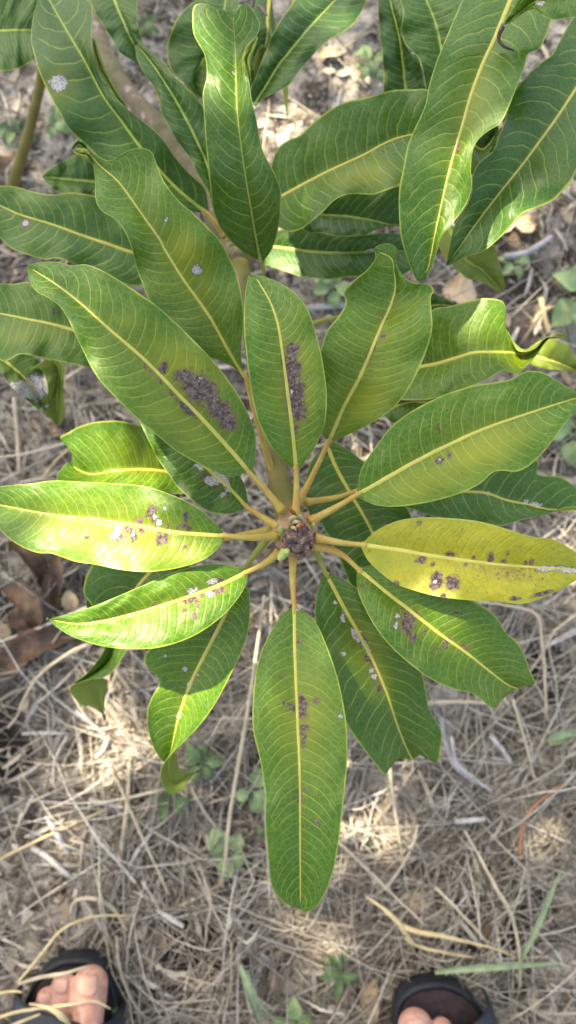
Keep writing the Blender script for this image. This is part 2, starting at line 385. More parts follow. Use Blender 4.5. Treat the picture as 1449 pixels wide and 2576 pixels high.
# ------------------------------------------------------------------ the mango plant
plant = empty('mango_plant', tuple(at(120, -260, 0)))
tag(plant, 'young mango plant with whorls of long glossy leaves spreading round a brown bud', 'mango plant')
HUB = (748, 1348)
def leaf(c, Lp, Mp, Rp, z, pet=None, petz=None, fold=.006, wave=.003, wf=2.3, yel=.0, drk=.0, scab=(), pale=(), nv=24,
         ribr=.0020, petr=.0023, label=None, flip=False, zl=None, zr=None, nu=110, petg=False, green_rib=False, yspots=(), seed=0, round_tip=False, allyel=0, name='leaf'):
    nc = 15; nv = nv + ((seed * 7) % 5 - 2) * .8; drk = min(1, max(0, drk + ((seed * 13) % 7 - 3) * .03))
    z = [q - 0 for q in z]
    L = resample(cv(c, Lp), nu); Mm = resample(cv(c, Mp), nu); Rr = resample(cv(c, Rp), nu)
    t = np.linspace(0, 1, nu); zm = resample([(i, q) for i, q in enumerate(z)], 200)
    zm = np.interp(t, np.linspace(0, 1, 200), zm[:, 1])
    env = np.clip(np.sin(np.pi * np.clip(t, 0.0, 1)) * 1.3, 0, 1) ** .6
    ph1, ph2 = seed * 1.7 + .4, seed * 2.3 + 2.0
    def edge(zz, ph):
        e = fold + wave * np.sin(2 * np.pi * wf * t + ph) + wave * .5 * np.sin(2 * np.pi * wf * 2.1 * t + ph * 2)
        if zz is not None: e = e + np.interp(t, np.linspace(0, 1, len(zz)), zz)
        return zm + e * env
    zL, zR = edge(zl, ph1), edge(zr, ph2)
    vs = np.r_[-np.sin(np.linspace(np.pi / 2, 0, nc + 1)[:-1]), 0, np.sin(np.linspace(0, np.pi / 2, nc + 1)[1:])]
    W = len(vs); V = np.zeros((nu, W, 3)); PX = np.zeros((nu, W, 2))
    for i in range(nu):
        for j, v in enumerate(vs):
            E, ze = (L[i], zL[i]) if v < 0 else (Rr[i], zR[i]); a = abs(v)
            p = Mm[i] * (1 - a) + E * a
            zz = zm[i] + (ze - zm[i]) * a ** 1.25 + .0022 * env[i] * math.sin(math.pi * min(1, a * 1.0)) \
                + .0009 * env[i] * mnoise.noise(Vector((t[i] * 14, v * 3, seed)))
            V[i, j] = at(p[0], p[1], zz); PX[i, j] = p
    top = V.reshape(-1, 3)
    Nn = np.cross(np.gradient(V, axis=0), np.gradient(V, axis=1)); ln = np.linalg.norm(Nn, axis=2, keepdims=True); Nn = Nn / (ln + 1e-12)
    # is the "upper" side the one facing the sky at mid-leaf?
    if Nn[nu // 3, W // 2, 2] < 0: Nn = -Nn; rev = True
    else: rev = False
    bot = (V - Nn * .00035).reshape(-1, 3)
    nvt = nu * W; F = []; mi = []
    A, B = (1, 0) if flip else (0, 1)
    for i in range(nu - 1):
        for j in range(W - 1):
            a = i * W + j; q = (a, a + W, a + W + 1, a + 1)
            if rev: q = q[::-1]
            F.append(q); mi.append(A)
            F.append(tuple(k + nvt for k in q[::-1])); mi.append(B)
        for j in (0, W - 1):
            a = i * W + j; q = (a, a + nvt, a + W + nvt, a + W)
            F.append(q if (j == 0) != rev else q[::-1]); mi.append(0)
    for i in (0, nu - 1):
        for j in range(W - 1):
            a = i * W + j; F.append((a, a + 1, a + 1 + nvt, a + nvt)); mi.append(0)
    ox, oy, s = OFF[c]
    yspots = [q[:5] + (q[5] * .62,) for q in yspots]
    def mask(spots):
        m = np.zeros((nu, W))
        for sp in spots:
            x, y = ox + sp[0] * s, oy + sp[1] * s; rx = max(sp[2] * s * 1.12, 5.0); ry = max((sp[3] if len(sp) > 3 else sp[2]) * s * 1.12, 5.0); an = math.radians(sp[4]) if len(sp) > 4 else 0
            dx, dy = PX[..., 0] - x, PX[..., 1] - y
            ex = dx * math.cos(an) + dy * math.sin(an); ey = -dx * math.sin(an) + dy * math.cos(an)
            st = sp[5] if len(sp) > 5 else 1.15
            m = np.maximum(m, st * np.exp(-((ex / rx) ** 2 + (ey / ry) ** 2) * .7))
        return m.reshape(-1)
    U = np.repeat(t, W); VV = np.tile(vs, nu)
    if nv > 21.9 and (drk > .34 or green_rib): nv -= 6.5
    ymask = np.clip(.42 * yel * np.exp(-((U - .42) / .33) ** 2) * np.exp(-(np.abs(VV) / .75) ** 2) + allyel + mask(yspots), 0, 1)
    dup = lambda a: np.r_[a, a]
    att = dict(u=dup(U), v=dup(VV), yel=dup(ymask), drk=np.full(2 * nvt, drk), scab=dup(mask(scab)), pale=dup(mask(pale)), nv=np.full(2 * nvt, float(nv)))
    o = mesh_obj(name, np.vstack([top, bot]), F, [M_LEAF, M_UNDER], plant, mi, att)
    if label: o['label'] = label
    if name != 'leaf': return o
    # midrib, proud on both sides
    jm = nc; mp = V[:, jm] + Nn[:, jm] * .0001
    vv, ff = tube(mp[:int(nu * .975)], [ribr, ribr * .8, ribr * .62, ribr * .45, ribr * .2], 6, flat=.42)
    mesh_obj('midrib', vv, ff, M_RIBG if green_rib else M_RIB, o)
    if pet:
        pp = cv(c, pet); zz = petz or [z[0] - .004] * len(pp)
        P3 = [tuple(at(x, y, q)) for (x, y), q in zip(pp, zz)]
        P3 = [tuple(V[3, jm] - np.array([0, 0, .0003])), tuple(V[0, jm])] + P3
        P3 = resample(P3, 18)
        vv, ff = tube(P3, [ribr * .8, petr * .66, petr * .70, petr * .82, petr * .95, petr * 1.05, petr * 1.5], 10)
        mesh_obj('petiole', vv, ff, M_PETG if petg else M_PET, o)
    return o
H = .30
# --- near whorl
leaf('C3', [(1240, 1120), (1150, 1140), (1050, 1100), (900, 1020), (800, 940), (700, 860), (540, 700), (470, 610), (400, 470), (320, 310), (250, 245), (180, 205), (150, 150), (132, 80)],
     [(1258, 1122), (1180, 1030), (1100, 940), (1000, 830), (900, 730), (800, 625), (680, 510), (540, 390), (400, 265), (270, 165), (130, 78)],
     [(1272, 1112), (1285, 1040), (1285, 930), (1260, 850), (1200, 730), (1100, 590), (1000, 480), (900, 380), (800, 290), (740, 245), (620, 165), (510, 100), (430, 72), (360, 78), (290, 60), (200, 62), (128, 76)],
     [.308, .322, .335, .345, .350, .348, .338], [(1330, 1200), (1420, 1310)], [.304, .298], wave=.0022, yel=.45, yspots=[(950, 620, 170, 90, 35, .55), (900, 900, 200, 80, 40, .35), (640, 360, 60, 40, 0, .3)],
     scab=[(1010, 700, 75, 55, 30), (1100, 800, 65, 40, 35), (1150, 865, 35, 40, 60), (930, 635, 45, 30, 0), (700, 535, 26, 11, 50), (745, 590, 40, 9, 45), (820, 665, 60, 8, 42), (890, 740, 45, 9, 45), (945, 800, 45, 18, 45), (822, 592, 16, 30, 20)],
     pale=[(1010, 650, 16, 12, 0, .75), (935, 610, 10, 10, 0, .8), (965, 598, 8, 18, 0, .7), (1110, 815, 10, 8, 0, .7)],
     label='long green leaf with a large grey-brown scab beside its midrib', seed=1)
leaf('C3', [(1215, 615), (1120, 560), (1000, 520), (880, 430), (800, 330), (750, 250), (720, 180), (690, 100), (665, 0), (640, -70), (590, -148), (510, -200), (480, -260), (478, -360), (462, -460), (440, -515)],
     [(1238, 640), (1190, 570), (1130, 470), (1050, 330), (930, 160), (830, 0), (800, -58), (700, -198), (600, -338), (500, -428), (425, -520)],
     [(1232, 620), (1215, 560), (1215, 460), (1225, 380), (1220, 270), (1195, 130), (1150, 30), (1090, -68), (980, -178), (900, -248), (830, -338), (790, -428), (760, -498), (700, -514), (640, -498), (560, -452), (500, -468), (432, -522)],
     [.280, .292, .302, .312, .320, .322, .316], [(1250, 700), (1285, 830), (1340, 1020), (1405, 1210)], [.277, .272, .262, .254], yel=.5, yspots=[(950, 20, 110, 60, 55, .45)], pale=[(990, 98, 20, 20), (835, -155, 6, 12)],
     fold=.007, wave=.0045, seed=2, label='broad green leaf with a pale wart and a wavy folded tip', ribr=.0016)
leaf('A', [(735, 1178), (710, 1155), (680, 1120), (650, 1060), (632, 990), (622, 910), (614, 830), (617, 740), (625, 692)],
     [(745, 1180), (735, 1080), (725, 1000), (712, 900), (700, 820), (680, 760), (640, 692)],
     [(755, 1178), (775, 1150), (800, 1110), (818, 1060), (822, 990), (812, 910), (795, 840), (775, 780), (740, 735), (690, 705), (645, 690)],
     [.310, .325, .335, .342, .342, .335], [(746, 1230), (744, 1300)], [.306, .302], wave=.0015, yel=.5, yspots=[(770, 1000, 40, 110, 0, .4)],
     scab=[(737, 880, 12, 16), (735, 925, 16, 26), (742, 985, 20, 34), (748, 1030, 18, 26), (742, 1080, 5, 10), (714, 900, 5, 20), (728, 950, 8, 20)],
     pale=[(735, 985, 4, 7, 0, .75), (780, 945, 3, 3, 0, .8)], label='short upright leaf with a long brown scab right of its midrib', seed=3)
leaf('C4', [(190, 950), (150, 860), (140, 720), (150, 560), (170, 480), (200, 400), (250, 340), (290, 270), (282, 215), (330, 160), (400, 100), (440, 50), (440, 15), (430, 8)],
     [(205, 962), (280, 790), (360, 640), (420, 500), (480, 360), (520, 270), (540, 190), (535, 110), (515, 40), (430, 2)],
     [(225, 966), (300, 930), (400, 880), (500, 820), (580, 740), (640, 640), (700, 500), (725, 400), (725, 330), (718, 240), (735, 200), (700, 170), (640, 168), (580, 130), (545, 60), (550, 0), (520, -30), (470, -30), (425, -2)],
     [.290, .305, .318, .325, .322, .330, .345], [(160, 1060), (95, 1190), (40, 1290), (10, 1360)], [.287, .284, .282, .282], yel=.6, yspots=[(420, 780, 150, 60, -40, .5)], fold=.008, wave=.003,
     scab=[(430, 500, 10, 35, 25), (470, 430, 9, 18, 20), (405, 545, 7, 20, 20), (485, 345, 7, 12), (380, 585, 5, 8)], label='green leaf with small dark scabs along the midrib and a crimped tip', seed=4)
leaf('C4', [(345, 1215), (370, 1100), (440, 990), (530, 880), (640, 800), (760, 740), (900, 690), (1010, 670), (1120, 650), (1200, 610), (1280, 615), (1340, 650), (1449, 710), (1540, 720)],
     [(345, 1232), (500, 1145), (650, 1060), (800, 985), (1000, 895), (1200, 825), (1449, 745), (1545, 722)],
     [(360, 1250), (450, 1285), (560, 1290), (700, 1270), (850, 1230), (960, 1180), (1030, 1120), (1080, 1110), (1150, 1115), (1220, 1080), (1300, 1000), (1380, 890), (1449, 810), (1545, 726)],
     [.305, .318, .328, .335, .335, .325], [(250, 1290), (110, 1365)], [.301, .298], yel=.45, yspots=[(1000, 1010, 180, 70, -25, .55), (700, 1180, 200, 60, -20, .5)],
     scab=[(760, 1060, 20, 14), (812, 1032, 8, 16, 0), (630, 1068, 20, 7, -25), (1130, 855, 10, 5), (760, 903, 6, 6)], pale=[(768, 1064, 7, 6)], wave=.002, label='wide green leaf reaching the right edge with two tiny scabs below its midrib', seed=5)
leaf('C6', [(385, 205), (450, 150), (550, 105), (660, 88), (800, 90), (950, 105), (1100, 145), (1230, 185), (1340, 200), (1449, 265), (1530, 330)],
     [(370, 224), (550, 250), (750, 285), (1000, 318), (1200, 335), (1449, 350), (1540, 352)],
     [(370, 245), (400, 300), (460, 360), (540, 420), (650, 460), (780, 490), (920, 505), (1050, 510), (1160, 522), (1230, 510), (1330, 470), (1400, 435), (1449, 405), (1530, 370)],
     [.302, .315, .326, .333, .335, .330], [(270, 215), (140, 190)], [.300, .298], yel=.4, allyel=.75, drk=0,
     scab=[(670, 300, 22, 14), (728, 325, 8, 10), (815, 275, 20, 12), (750, 400, 25, 35), (825, 415, 30, 30), (735, 435, 18, 18), (1020, 290, 14, 22, 0), (1085, 310, 12, 8), (1105, 265, 10, 8), (1225, 310, 8, 14), (1195, 315, 9, 9), (1280, 470, 50, 7, -15), (1140, 495, 25, 6), (1130, 375, 200, 45, 8, .42), (900, 330, 160, 22, 6, .3), (895, 317, 8, 7), (932, 293, 7, 6), (545, 420, 12, 12), (780, 480, 12, 8), (660, 115, 10, 7)],
     pale=[(1300, 345, 55, 12), (1400, 350, 60, 12, 10), (740, 412, 6, 8)], yspots=[(1150, 430, 260, 75, 5, 1.5), (800, 400, 220, 70, 5, .8)], label='yellow leaf with brown blotches and a torn grey streak near its tip', seed=6, wave=.001)
leaf('C6', [(372, 338), (430, 330), (560, 400), (700, 450), (850, 480), (940, 512), (990, 540), (1050, 590), (1100, 670), (1150, 710), (1190, 780), (1215, 850), (1242, 925), (1180, 930), (1120, 915)],
     [(355, 348), (480, 450), (620, 560), (760, 670), (900, 770), (1020, 865), (1100, 925), (1160, 950), (1100, 935)],
     [(345, 370), (350, 450), (380, 530), (440, 640), (520, 740), (620, 830), (720, 900), (830, 950), (930, 975), (1035, 1050), (1060, 1000), (1090, 950)],
     [.294, .302, .306, .306, .303, .298, .285, .262], [(260, 268), (125, 228)], [.293, .294], yel=.3, drk=.15,
     scab=[(600, 620, 28, 45, 0), (635, 590, 10, 30, 5), (580, 540, 12, 10), (640, 575, 12, 18), (630, 690, 16, 20), (800, 705, 16, 18), (880, 740, 30, 10, 35), (848, 568, 11, 11), (375, 432, 12, 10), (745, 750, 8, 8), (690, 660, 8, 8), (790, 750, 5, 10)],
     pale=[(550, 585, 4, 14), (545, 632, 4, 14)], label='green leaf with scattered brown specks below the yellow leaf', seed=7, wave=.0015)
leaf('C6', [(172, 375), (150, 450), (137, 560), (150, 700), (180, 850), (230, 1000), (300, 1140), (370, 1240), (440, 1330), (490, 1380), (520, 1320), (580, 1270)],
     [(190, 368), (260, 500), (340, 640), (430, 810), (500, 980), (560, 1160), (625, 1302), (640, 1270)],
     [(212, 375), (280, 400), (360, 460), (450, 600), (600, 780), (670, 860), (695, 960), (710, 1050), (750, 1120), (775, 1170), (765, 1260), (750, 1325), (700, 1260), (650, 1250)],
     [.278, .276, .272, .268, .262, .256, .245, .225], [(160, 300), (125, 225)], [.279, .286], yel=.3, drk=.4, petg=True, petr=.0023,
     scab=[(430, 830, 12, 55, -28), (380, 700, 6, 18, -20), (460, 935, 5, 25, -15), (395, 800, 8, 20), (375, 430, 0.1)], pale=[(275, 590, 9, 25, -10), (335, 675, 7, 40, -20), (395, 745, 11, 40, -20), (435, 890, 8, 14), (235, 515, 5, 8, -20), (425, 855, 4, 12), (358, 662, 8, 4), (283, 775, 5, 5)],
     label='dark green leaf with flaky white specks along the midrib', seed=8, wave=.0025, yspots=[(400, 750, 60, 130, -20, .35)])
leaf('A', [(730, 1530), (700, 1560), (670, 1610), (648, 1670), (638, 1740), (636, 1830), (655, 1916), (667, 2001), (667, 2071), (675, 2161), (682, 2226), (700, 2256), (724, 2276), (752, 2286)],
     [(740, 1525), (742, 1650), (748, 1800), (754, 1950), (755, 2100), (756, 2290)],
     [(750, 1530), (790, 1560), (820, 1620), (845, 1690), (862, 1760), (873, 1840), (872, 1937), (860, 2051), (845, 2161), (825, 2231), (800, 2277), (778, 2292), (760, 2291)],
     [.298, .315, .326, .330, .328, .315], [(736, 1460), (738, 1390)], [.296, .292], yel=.35, ribr=.0015, petr=.0023,
     scab=[(762, 1775, 9, 16), (765, 1800, 8, 10), (752, 1612, 4, 7), (757, 1755, 7, 8), (735, 1780, 6, 6), (797, 1763, 7, 6), (768, 1830, 10, 6), (762, 1850, 5, 9), (753, 2005, 5, 13), (717, 1695, 4, 5), (718, 1770, 7, 5), (760, 1875, 3, 12), (762, 1985, 3, 5), (795, 2068, 4, 5), (708, 1704, 3, 3)],
     pale=[(748, 1527, 5, 9), (856, 1800, 5, 4)], label='longest green leaf, pointing straight down from the bud', seed=9, wave=.0012, nv=27, yspots=[(765, 1790, 60, 80, 0, .3)])
leaf('C5', [(1228, 345), (1150, 328), (1060, 322), (950, 340), (850, 370), (740, 420), (600, 480), (480, 530), (360, 570), (248, 598)],
     [(1238, 364), (1100, 430), (980, 475), (830, 525), (680, 570), (500, 610), (380, 622), (246, 600)],
     [(1250, 378), (1225, 450), (1170, 530), (1100, 600), (1000, 670), (900, 715), (780, 745), (650, 750), (540, 740), (440, 715), (350, 680), (280, 635), (248, 603)],
     [.300, .310, .316, .318, .318, .312], [(1330, 320), (1405, 262)], [.297, .295], yel=.3, drk=.15,
     scab=[(1095, 450, 36, 18, -10), (1010, 480, 12, 8), (955, 498, 30, 14, -10), (990, 525, 8, 16), (978, 582, 13, 16), (930, 560, 8, 14), (1105, 402, 18, 8), (775, 530, 12, 3), (650, 575, 10, 3)], pale=[(1065, 410, 24, 12, -10), (960, 458, 16, 11), (1062, 474, 12, 12), (990, 446, 7, 8), (1040, 466, 6, 6)],
     label='pointed green leaf with chalky white warts near its stalk', seed=10, wave=.0012)
leaf('C5', [(1125, 165), (1040, 72), (950, 12), (860, -28), (740, -68), (600, -83), (440, -90), (270, -98), (150, -83), (0, -68), (-60, -40), (-85, 0)],
     [(1135, 180), (900, 165), (700, 130), (500, 100), (300, 80), (150, 55), (0, 25), (-90, 5)],
     [(1130, 195), (1080, 260), (1000, 310), (880, 345), (740, 362), (600, 350), (480, 325), (380, 310), (260, 270), (200, 268), (130, 245), (60, 205), (10, 160), (-30, 100), (-85, 12)],
     [.317, .321, .320, .314, .306, .296], [(1250, 190), (1390, 182)], [.311, .299], yel=.55, yspots=[(800, 260, 250, 70, 5, .35), (250, 120, 120, 60, 20, .25)],
     scab=[(640, 150, 14, 18), (672, 175, 16, 30), (715, 158, 12, 14), (590, 185, 40, 18, 0), (800, 195, 12, 30), (832, 190, 14, 25), (770, 45, 18, 16), (745, 65, 10, 14), (700, 110, 14, 20), (770, 90, 12, 22), (935, 90, 12, 30), (918, 132, 18, 8), (952, 142, 12, 12), (890, 138, 7, 7), (845, 128, 8, 12), (225, 65, 6, 6), (440, 182, 8, 6), (935, 238, 8, 8)], pale=[(592, 155, 16, 28, 10), (800, 115, 14, 16), (778, 85, 8, 14), (575, 182, 18, 10), (832, 45, 5, 8), (672, 165, 5, 12)],
     label='pale leaf reaching the left edge with a sunlit patch and grey-brown spots', seed=11, wave=.0018, zr=(0, .001, .002, .001, 0))
leaf('C3', [(1225, 1305), (1150, 1328), (1050, 1315), (980, 1270), (900, 1200), (850, 1130), (800, 1060), (760, 980), (710, 880), (690, 800)],
     [(1238, 1290), (1150, 1190), (1050, 1105), (900, 980), (780, 870), (690, 790)],
     [(1248, 1275), (1240, 1220), (1215, 1150), (1130, 1050), (1000, 940), (850, 850), (700, 790)],
     [.285, .288, .288, .286, .285], [(1330, 1350), (1405, 1395)], [.288, .292], yel=.1, drk=.55, scab=[(1030, 1140, 18, 14), (1085, 1195, 14, 10), (1140, 1240, 14, 8), (1005, 1205, 8, 6)],
     pale=[(1100, 1140, 34, 24, 50), (1140, 1180, 15, 35, -20), (1060, 1165, 28, 16, 20), (1000, 1092, 26, 9, 20), (1120, 1232, 12, 6)], label='dark leaf with chalky white patches tucked under the scabbed leaf', seed=12)
# --- leaves below the near whorl
leaf('C3', [(980, 1200), (920, 1225), (700, 1215), (560, 1210), (400, 1205), (300, 1170), (288, 1140), (310, 1100), (350, 1060)],
     [(960, 1130), (840, 1115), (700, 1105), (560, 1115), (470, 1130), (400, 1110), (358, 1078)],
     [(960, 1080), (880, 960), (780, 900), (700, 880), (560, 858), (420, 880), (340, 920), (302, 945), (345, 965), (358, 1010), (362, 1060)],
     [.235, .245, .255, .262, .250, .235], None, None, yel=.5, drk=.2, fold=.012, wave=.004, seed=13, nv=20)
leaf('C5', [(1150, 520), (1000, 600), (850, 680), (750, 750), (725, 800), (740, 840), (785, 880), (800, 930), (770, 980), (740, 1060), (745, 1150), (770, 1240), (815, 1310), (840, 1300), (885, 1270), (893, 1330), (925, 1365), (985, 1368)],
     [(1180, 470), (1110, 620), (1040, 760), (960, 920), (900, 1090), (868, 1240), (850, 1310), (850, 1380), (880, 1420), (930, 1390), (988, 1368)],
     [(1215, 420), (1250, 450), (1258, 500), (1255, 620), (1225, 740), (1180, 840), (1130, 940), (1060, 1060), (980, 1160), (900, 1240), (860, 1280), (815, 1340), (808, 1400), (830, 1457), (870, 1477), (920, 1457), (948, 1410), (990, 1370)],
     [.276, .274, .270, .266, .258, .248, .235, .215, .205], [(1240, 335), (1330, 215), (1385, 150)], [.276, .278, .284], yel=.25, drk=.15, fold=.006, wave=.002, petg=True, petr=.0023,
     pale=[(955, 935, 7, 30, 15), (900, 1085, 5, 22, 15), (1010, 790, 5, 7), (835, 787, 8, 4), (930, 850, 5, 4), (990, 880, 4, 5)], scab=[(1070, 670, 6, 22, 15)],
     label='hanging leaf with a strip of sunlight and a tip twisted to show its underside', seed=14)
leaf('C5', [(900, 250), (700, 240), (500, 290), (450, 350), (428, 400), (420, 470), (455, 520), (500, 600), (530, 680), (525, 750), (490, 810), (430, 880), (365, 925), (450, 905), (535, 900), (537, 950), (527, 1000), (522, 1080)],
     [(950, 230), (840, 280), (750, 370), (690, 440), (620, 560), (585, 680), (560, 790), (500, 870), (470, 905), (490, 950), (500, 1010), (520, 1080)],
     [(1000, 260), (900, 420), (800, 540), (720, 650), (640, 755), (590, 830), (535, 885), (450, 905), (358, 935), (365, 980), (410, 1030), (455, 1035), (500, 1062), (520, 1082)],
     [.262, .262, .258, .250, .240, .230, .218, .200, .190], [(1100, 200), (1370, 150)], [.264, .275], drk=.35, yel=.15, seed=15, fold=.004, wave=.002)
leaf('C4', [(170, 990), (110, 1080), (85, 1200), (100, 1330), (175, 1390), (270, 1580), (320, 1690), (400, 1740)],
     [(190, 970), (240, 1090), (300, 1200), (420, 1410), (480, 1560), (460, 1740)],
     [(215, 965), (250, 970), (390, 1070), (500, 1180), (600, 1300), (630, 1400), (620, 1560), (500, 1740)],
     [.240, .243, .245, .243, .238], None, None, drk=.65, yel=.05, seed=16, fold=.003, wave=.001, label='dark leaf in shade under the stalks right of the bud', nv=18)
leaf('C4', [(360, 1230), (450, 1260), (600, 1295), (700, 1330), (850, 1360), (1000, 1380), (1080, 1385), (1200, 1350), (1330, 1320), (1449, 1270), (1520, 1300)],
     [(345, 1212), (600, 1200), (900, 1215), (1000, 1225), (1100, 1260), (1200, 1280), (1330, 1308), (1530, 1310)],
     [(360, 1190), (600, 1100), (900, 1000), (1100, 980), (1250, 1050), (1252, 1120), (1290, 1135), (1370, 1140), (1420, 1170), (1480, 1230), (1540, 1315)],
     [.272, .276, .274, .268, .260, .255], [(240, 1245), (85, 1270)], [.272, .276], drk=.5, yel=.1, seed=17, fold=.004, pale=[(1005, 1222, 8, 6), (1200, 1268, 14, 4, 15), (1250, 1282, 30, 4, 12)], petr=.0021)
leaf('C4', [(600, 640), (560, 740), (600, 755), (720, 750), (850, 710), (960, 670), (1050, 620), (1080, 605), (1150, 622), (1190, 600), (1240, 540), (1290, 470), (1330, 432), (1370, 418), (1405, 435)],
     [(600, 610), (665, 590), (760, 570), (860, 540), (940, 517), (1040, 514), (1120, 517), (1200, 520), (1290, 450), (1405, 438)],
     [(600, 560), (680, 380), (730, 300), (800, 285), (880, 265), (960, 245), (1040, 245), (1085, 265), (1097, 320), (1085, 360), (1120, 440), (1160, 510), (1240, 500), (1300, 440), (1405, 436)],
     [.255, .265, .274, .280, .276, .272, .288, .298], None, None, yel=.35, drk=.1, fold=.007, seed=18, nv=20, label='leaf behind the whorl at right with a sharply curled tip', yspots=[(1150, 570, 60, 30, -30, .4)])
leaf('C4', [(1200, 560), (1270, 595), (1350, 602), (1449, 622), (1520, 640)], [(1180, 530), (1280, 545), (1400, 585), (1530, 640)], [(1200, 500), (1290, 450), (1400, 470), (1449, 545), (1540, 645)],
     [.235, .245, .243, .235], None, None, flip=True, seed=19, label='olive underside of a folded leaf at the right edge')
leaf('C4', [(480, 830), (540, 870), (700, 850), (900, 780)], [(500, 810), (590, 768), (700, 765), (900, 760)], [(500, 760), (590, 720), (720, 690), (900, 740)], [.222, .228, .225], None, None, drk=.8, seed=20)
leaf('C4', [(560, 330), (640, 400), (740, 400), (850, 290)], [(560, 280), (650, 290), (760, 275), (850, 282)], [(560, 230), (680, 210), (760, 228), (840, 275)], [.225, .23, .225], [(400, 300), (250, 340), (130, 372), (-20, 480)], [.222, .222, .222, .21], drk=.8, petg=True, petr=.0021, seed=21)
leaf('C5', [(520, 360), (440, 480), (440, 600)], [(560, 330), (500, 460), (450, 600)], [(640, 360), (560, 500), (455, 600)], [.20, .19, .17], None, None, drk=.8, seed=22)
# --- upper whorl
leaf('C1', [(1290, 1305), (1200, 1250), (1110, 1150), (1070, 1050), (1060, 950), (1050, 850), (1035, 700), (1025, 560), (1020, 470), (1040, 380), (1030, 280), (1000, 220), (972, 160), (968, 60), (985, 22), (1040, 20), (1110, 50)],
     [(1310, 1312), (1280, 1150), (1255, 1000), (1230, 850), (1210, 700), (1195, 550), (1190, 400), (1185, 250), (1176, 110), (1180, 50)],
     [(1330, 1310), (1370, 1250), (1400, 1150), (1415, 1020), (1410, 950), (1370, 850), (1320, 750), (1290, 600), (1265, 500), (1250, 400), (1222, 310), (1240, 240), (1290, 180), (1308, 130), (1290, 80), (1245, 20), (1200, 35)],
     [.262, .290, .312, .325, .330, .330, .332, .338], [(1325, 1380), (1290, 1480), (1240, 1540)], [.255, .240, .228], yel=.12, drk=.45, ribr=.0019, petr=.0021, fold=.007, wave=.003, petg=True, green_rib=True, pale=[(1178, 362, 5, 5)],
     label='tall green leaf rising to the top edge with a thick pale midrib', seed=23, nv=20)
leaf('C1', [(1445, 600), (1440, 400), (1330, 230), (1280, 300), (1275, 400), (1262, 440)], [(1360, -60), (1345, 90), (1342, 200), (1275, 440)], [(1300, -60), (1270, 100), (1250, 250), (1262, 430)], [.20, .21, .205, .20], None, None, drk=.8, seed=24)
leaf('C1', [(1040, 1075), (960, 1060), (860, 1020), (700, 940), (560, 850), (440, 740), (400, 700), (340, 640), (300, 570), (250, 480), (200, 370), (175, 290), (155, 200), (165, 100), (190, 0), (215, -90)],
     [(1050, 1080), (900, 960), (800, 850), (700, 730), (600, 590), (520, 480), (430, 310), (340, 160), (250, 0), (220, -90)],
     [(1050, 1050), (1030, 950), (950, 870), (880, 790), (820, 700), (760, 640), (680, 580), (590, 500), (530, 420), (480, 330), (460, 200), (465, 60), (440, 0), (300, -90)],
     [.225, .240, .255, .266, .272, .275, .272, .265], [(1080, 1120), (1130, 1180)], [.22, .21], drk=.85, green_rib=True, yel=.05, pale=[(292, 418, 36, 33)], yspots=[(292, 418, 60, 60, 0, .5)],
     label='dark glossy leaf with a round white dead spot', seed=25, fold=.006, wave=.004, nv=17)
leaf('C1', [(1055, 1000), (1050, 960), (1010, 900), (950, 790), (900, 720), (850, 640), (810, 560), (800, 500), (770, 430), (720, 360), (690, 300), (680, 230)],
     [(1062, 990), (1050, 850), (1000, 730), (930, 590), (850, 450), (770, 330), (690, 225)],
     [(1075, 980), (1080, 850), (1070, 700), (1035, 570), (1000, 510), (930, 430), (880, 390), (830, 320), (770, 270), (720, 225), (695, 220)],
     [.235, .248, .255, .258, .255], None, None, drk=.8, green_rib=True, seed=26, wave=.002, fold=.004)
leaf('C1', [(430, -120), (450, 0), (500, 100), (560, 190), (600, 260), (660, 300), (712, 335)], [(540, -120), (575, 0), (640, 150), (690, 260), (716, 330)], [(690, -120), (692, 0), (690, 100), (715, 200), (745, 260), (720, 330)],
     [.225, .23, .232, .225], None, None, drk=.9, green_rib=True, seed=27, wave=.002)
leaf('C1', [(1040, 560), (950, 440), (880, 380), (845, 310), (840, 230), (860, 160), (900, 80), (980, 0), (1050, -80)], [(900, 460), (930, 430), (1030, 290), (1100, 180), (1150, -80)][1:], [(1060, 520), (1130, 400), (1180, 200), (1200, 0), (1160, -80)],
     [.205, .21, .215, .21], None, None, drk=.85, green_rib=True, seed=28, yel=.05, wave=.002)
leaf('C1', [(1275, 525), (1262, 460), (1290, 380), (1330, 280), (1360, 200), (1400, 120), (1449, 50), (1500, -30), (1600, -120)], [(1278, 528), (1400, 330), (1449, 270), (1549, 150), (1689, 0), (1800, -110)],
     [(1282, 520), (1350, 480), (1449, 432), (1490, 380), (1539, 320), (1600, 250), (1669, 190), (1729, 160), (1779, 120), (1819, 60), (1844, 0), (1850, -110)], [.245, .25, .255, .252, .25], None, None, drk=.85, green_rib=True, seed=29, wave=.003, fold=.006)
leaf('C2', [(480, 520), (480, 330), (465, 200), (455, 60), (455, -60)], [(600, 520), (580, 330), (560, 180), (512, 0), (500, -60)], [(720, 520), (690, 420), (660, 310), (590, 220), (580, 60), (590, -60)], [.225, .232, .235, .235], None, None, drk=.9, green_rib=True, seed=30)
leaf('C2', [(690, 520), (690, 420), (670, 320), (640, 270), (590, 220), (570, 150), (580, 60), (565, 0), (560, -80)], [(800, 500), (770, 240), (740, 110), (695, 0), (670, -80)], [(900, 450), (900, 300), (880, 150), (880, 0), (850, -80)], [.265, .272, .276, .276], None, None, drk=.55, green_rib=True, seed=31, wave=.002)
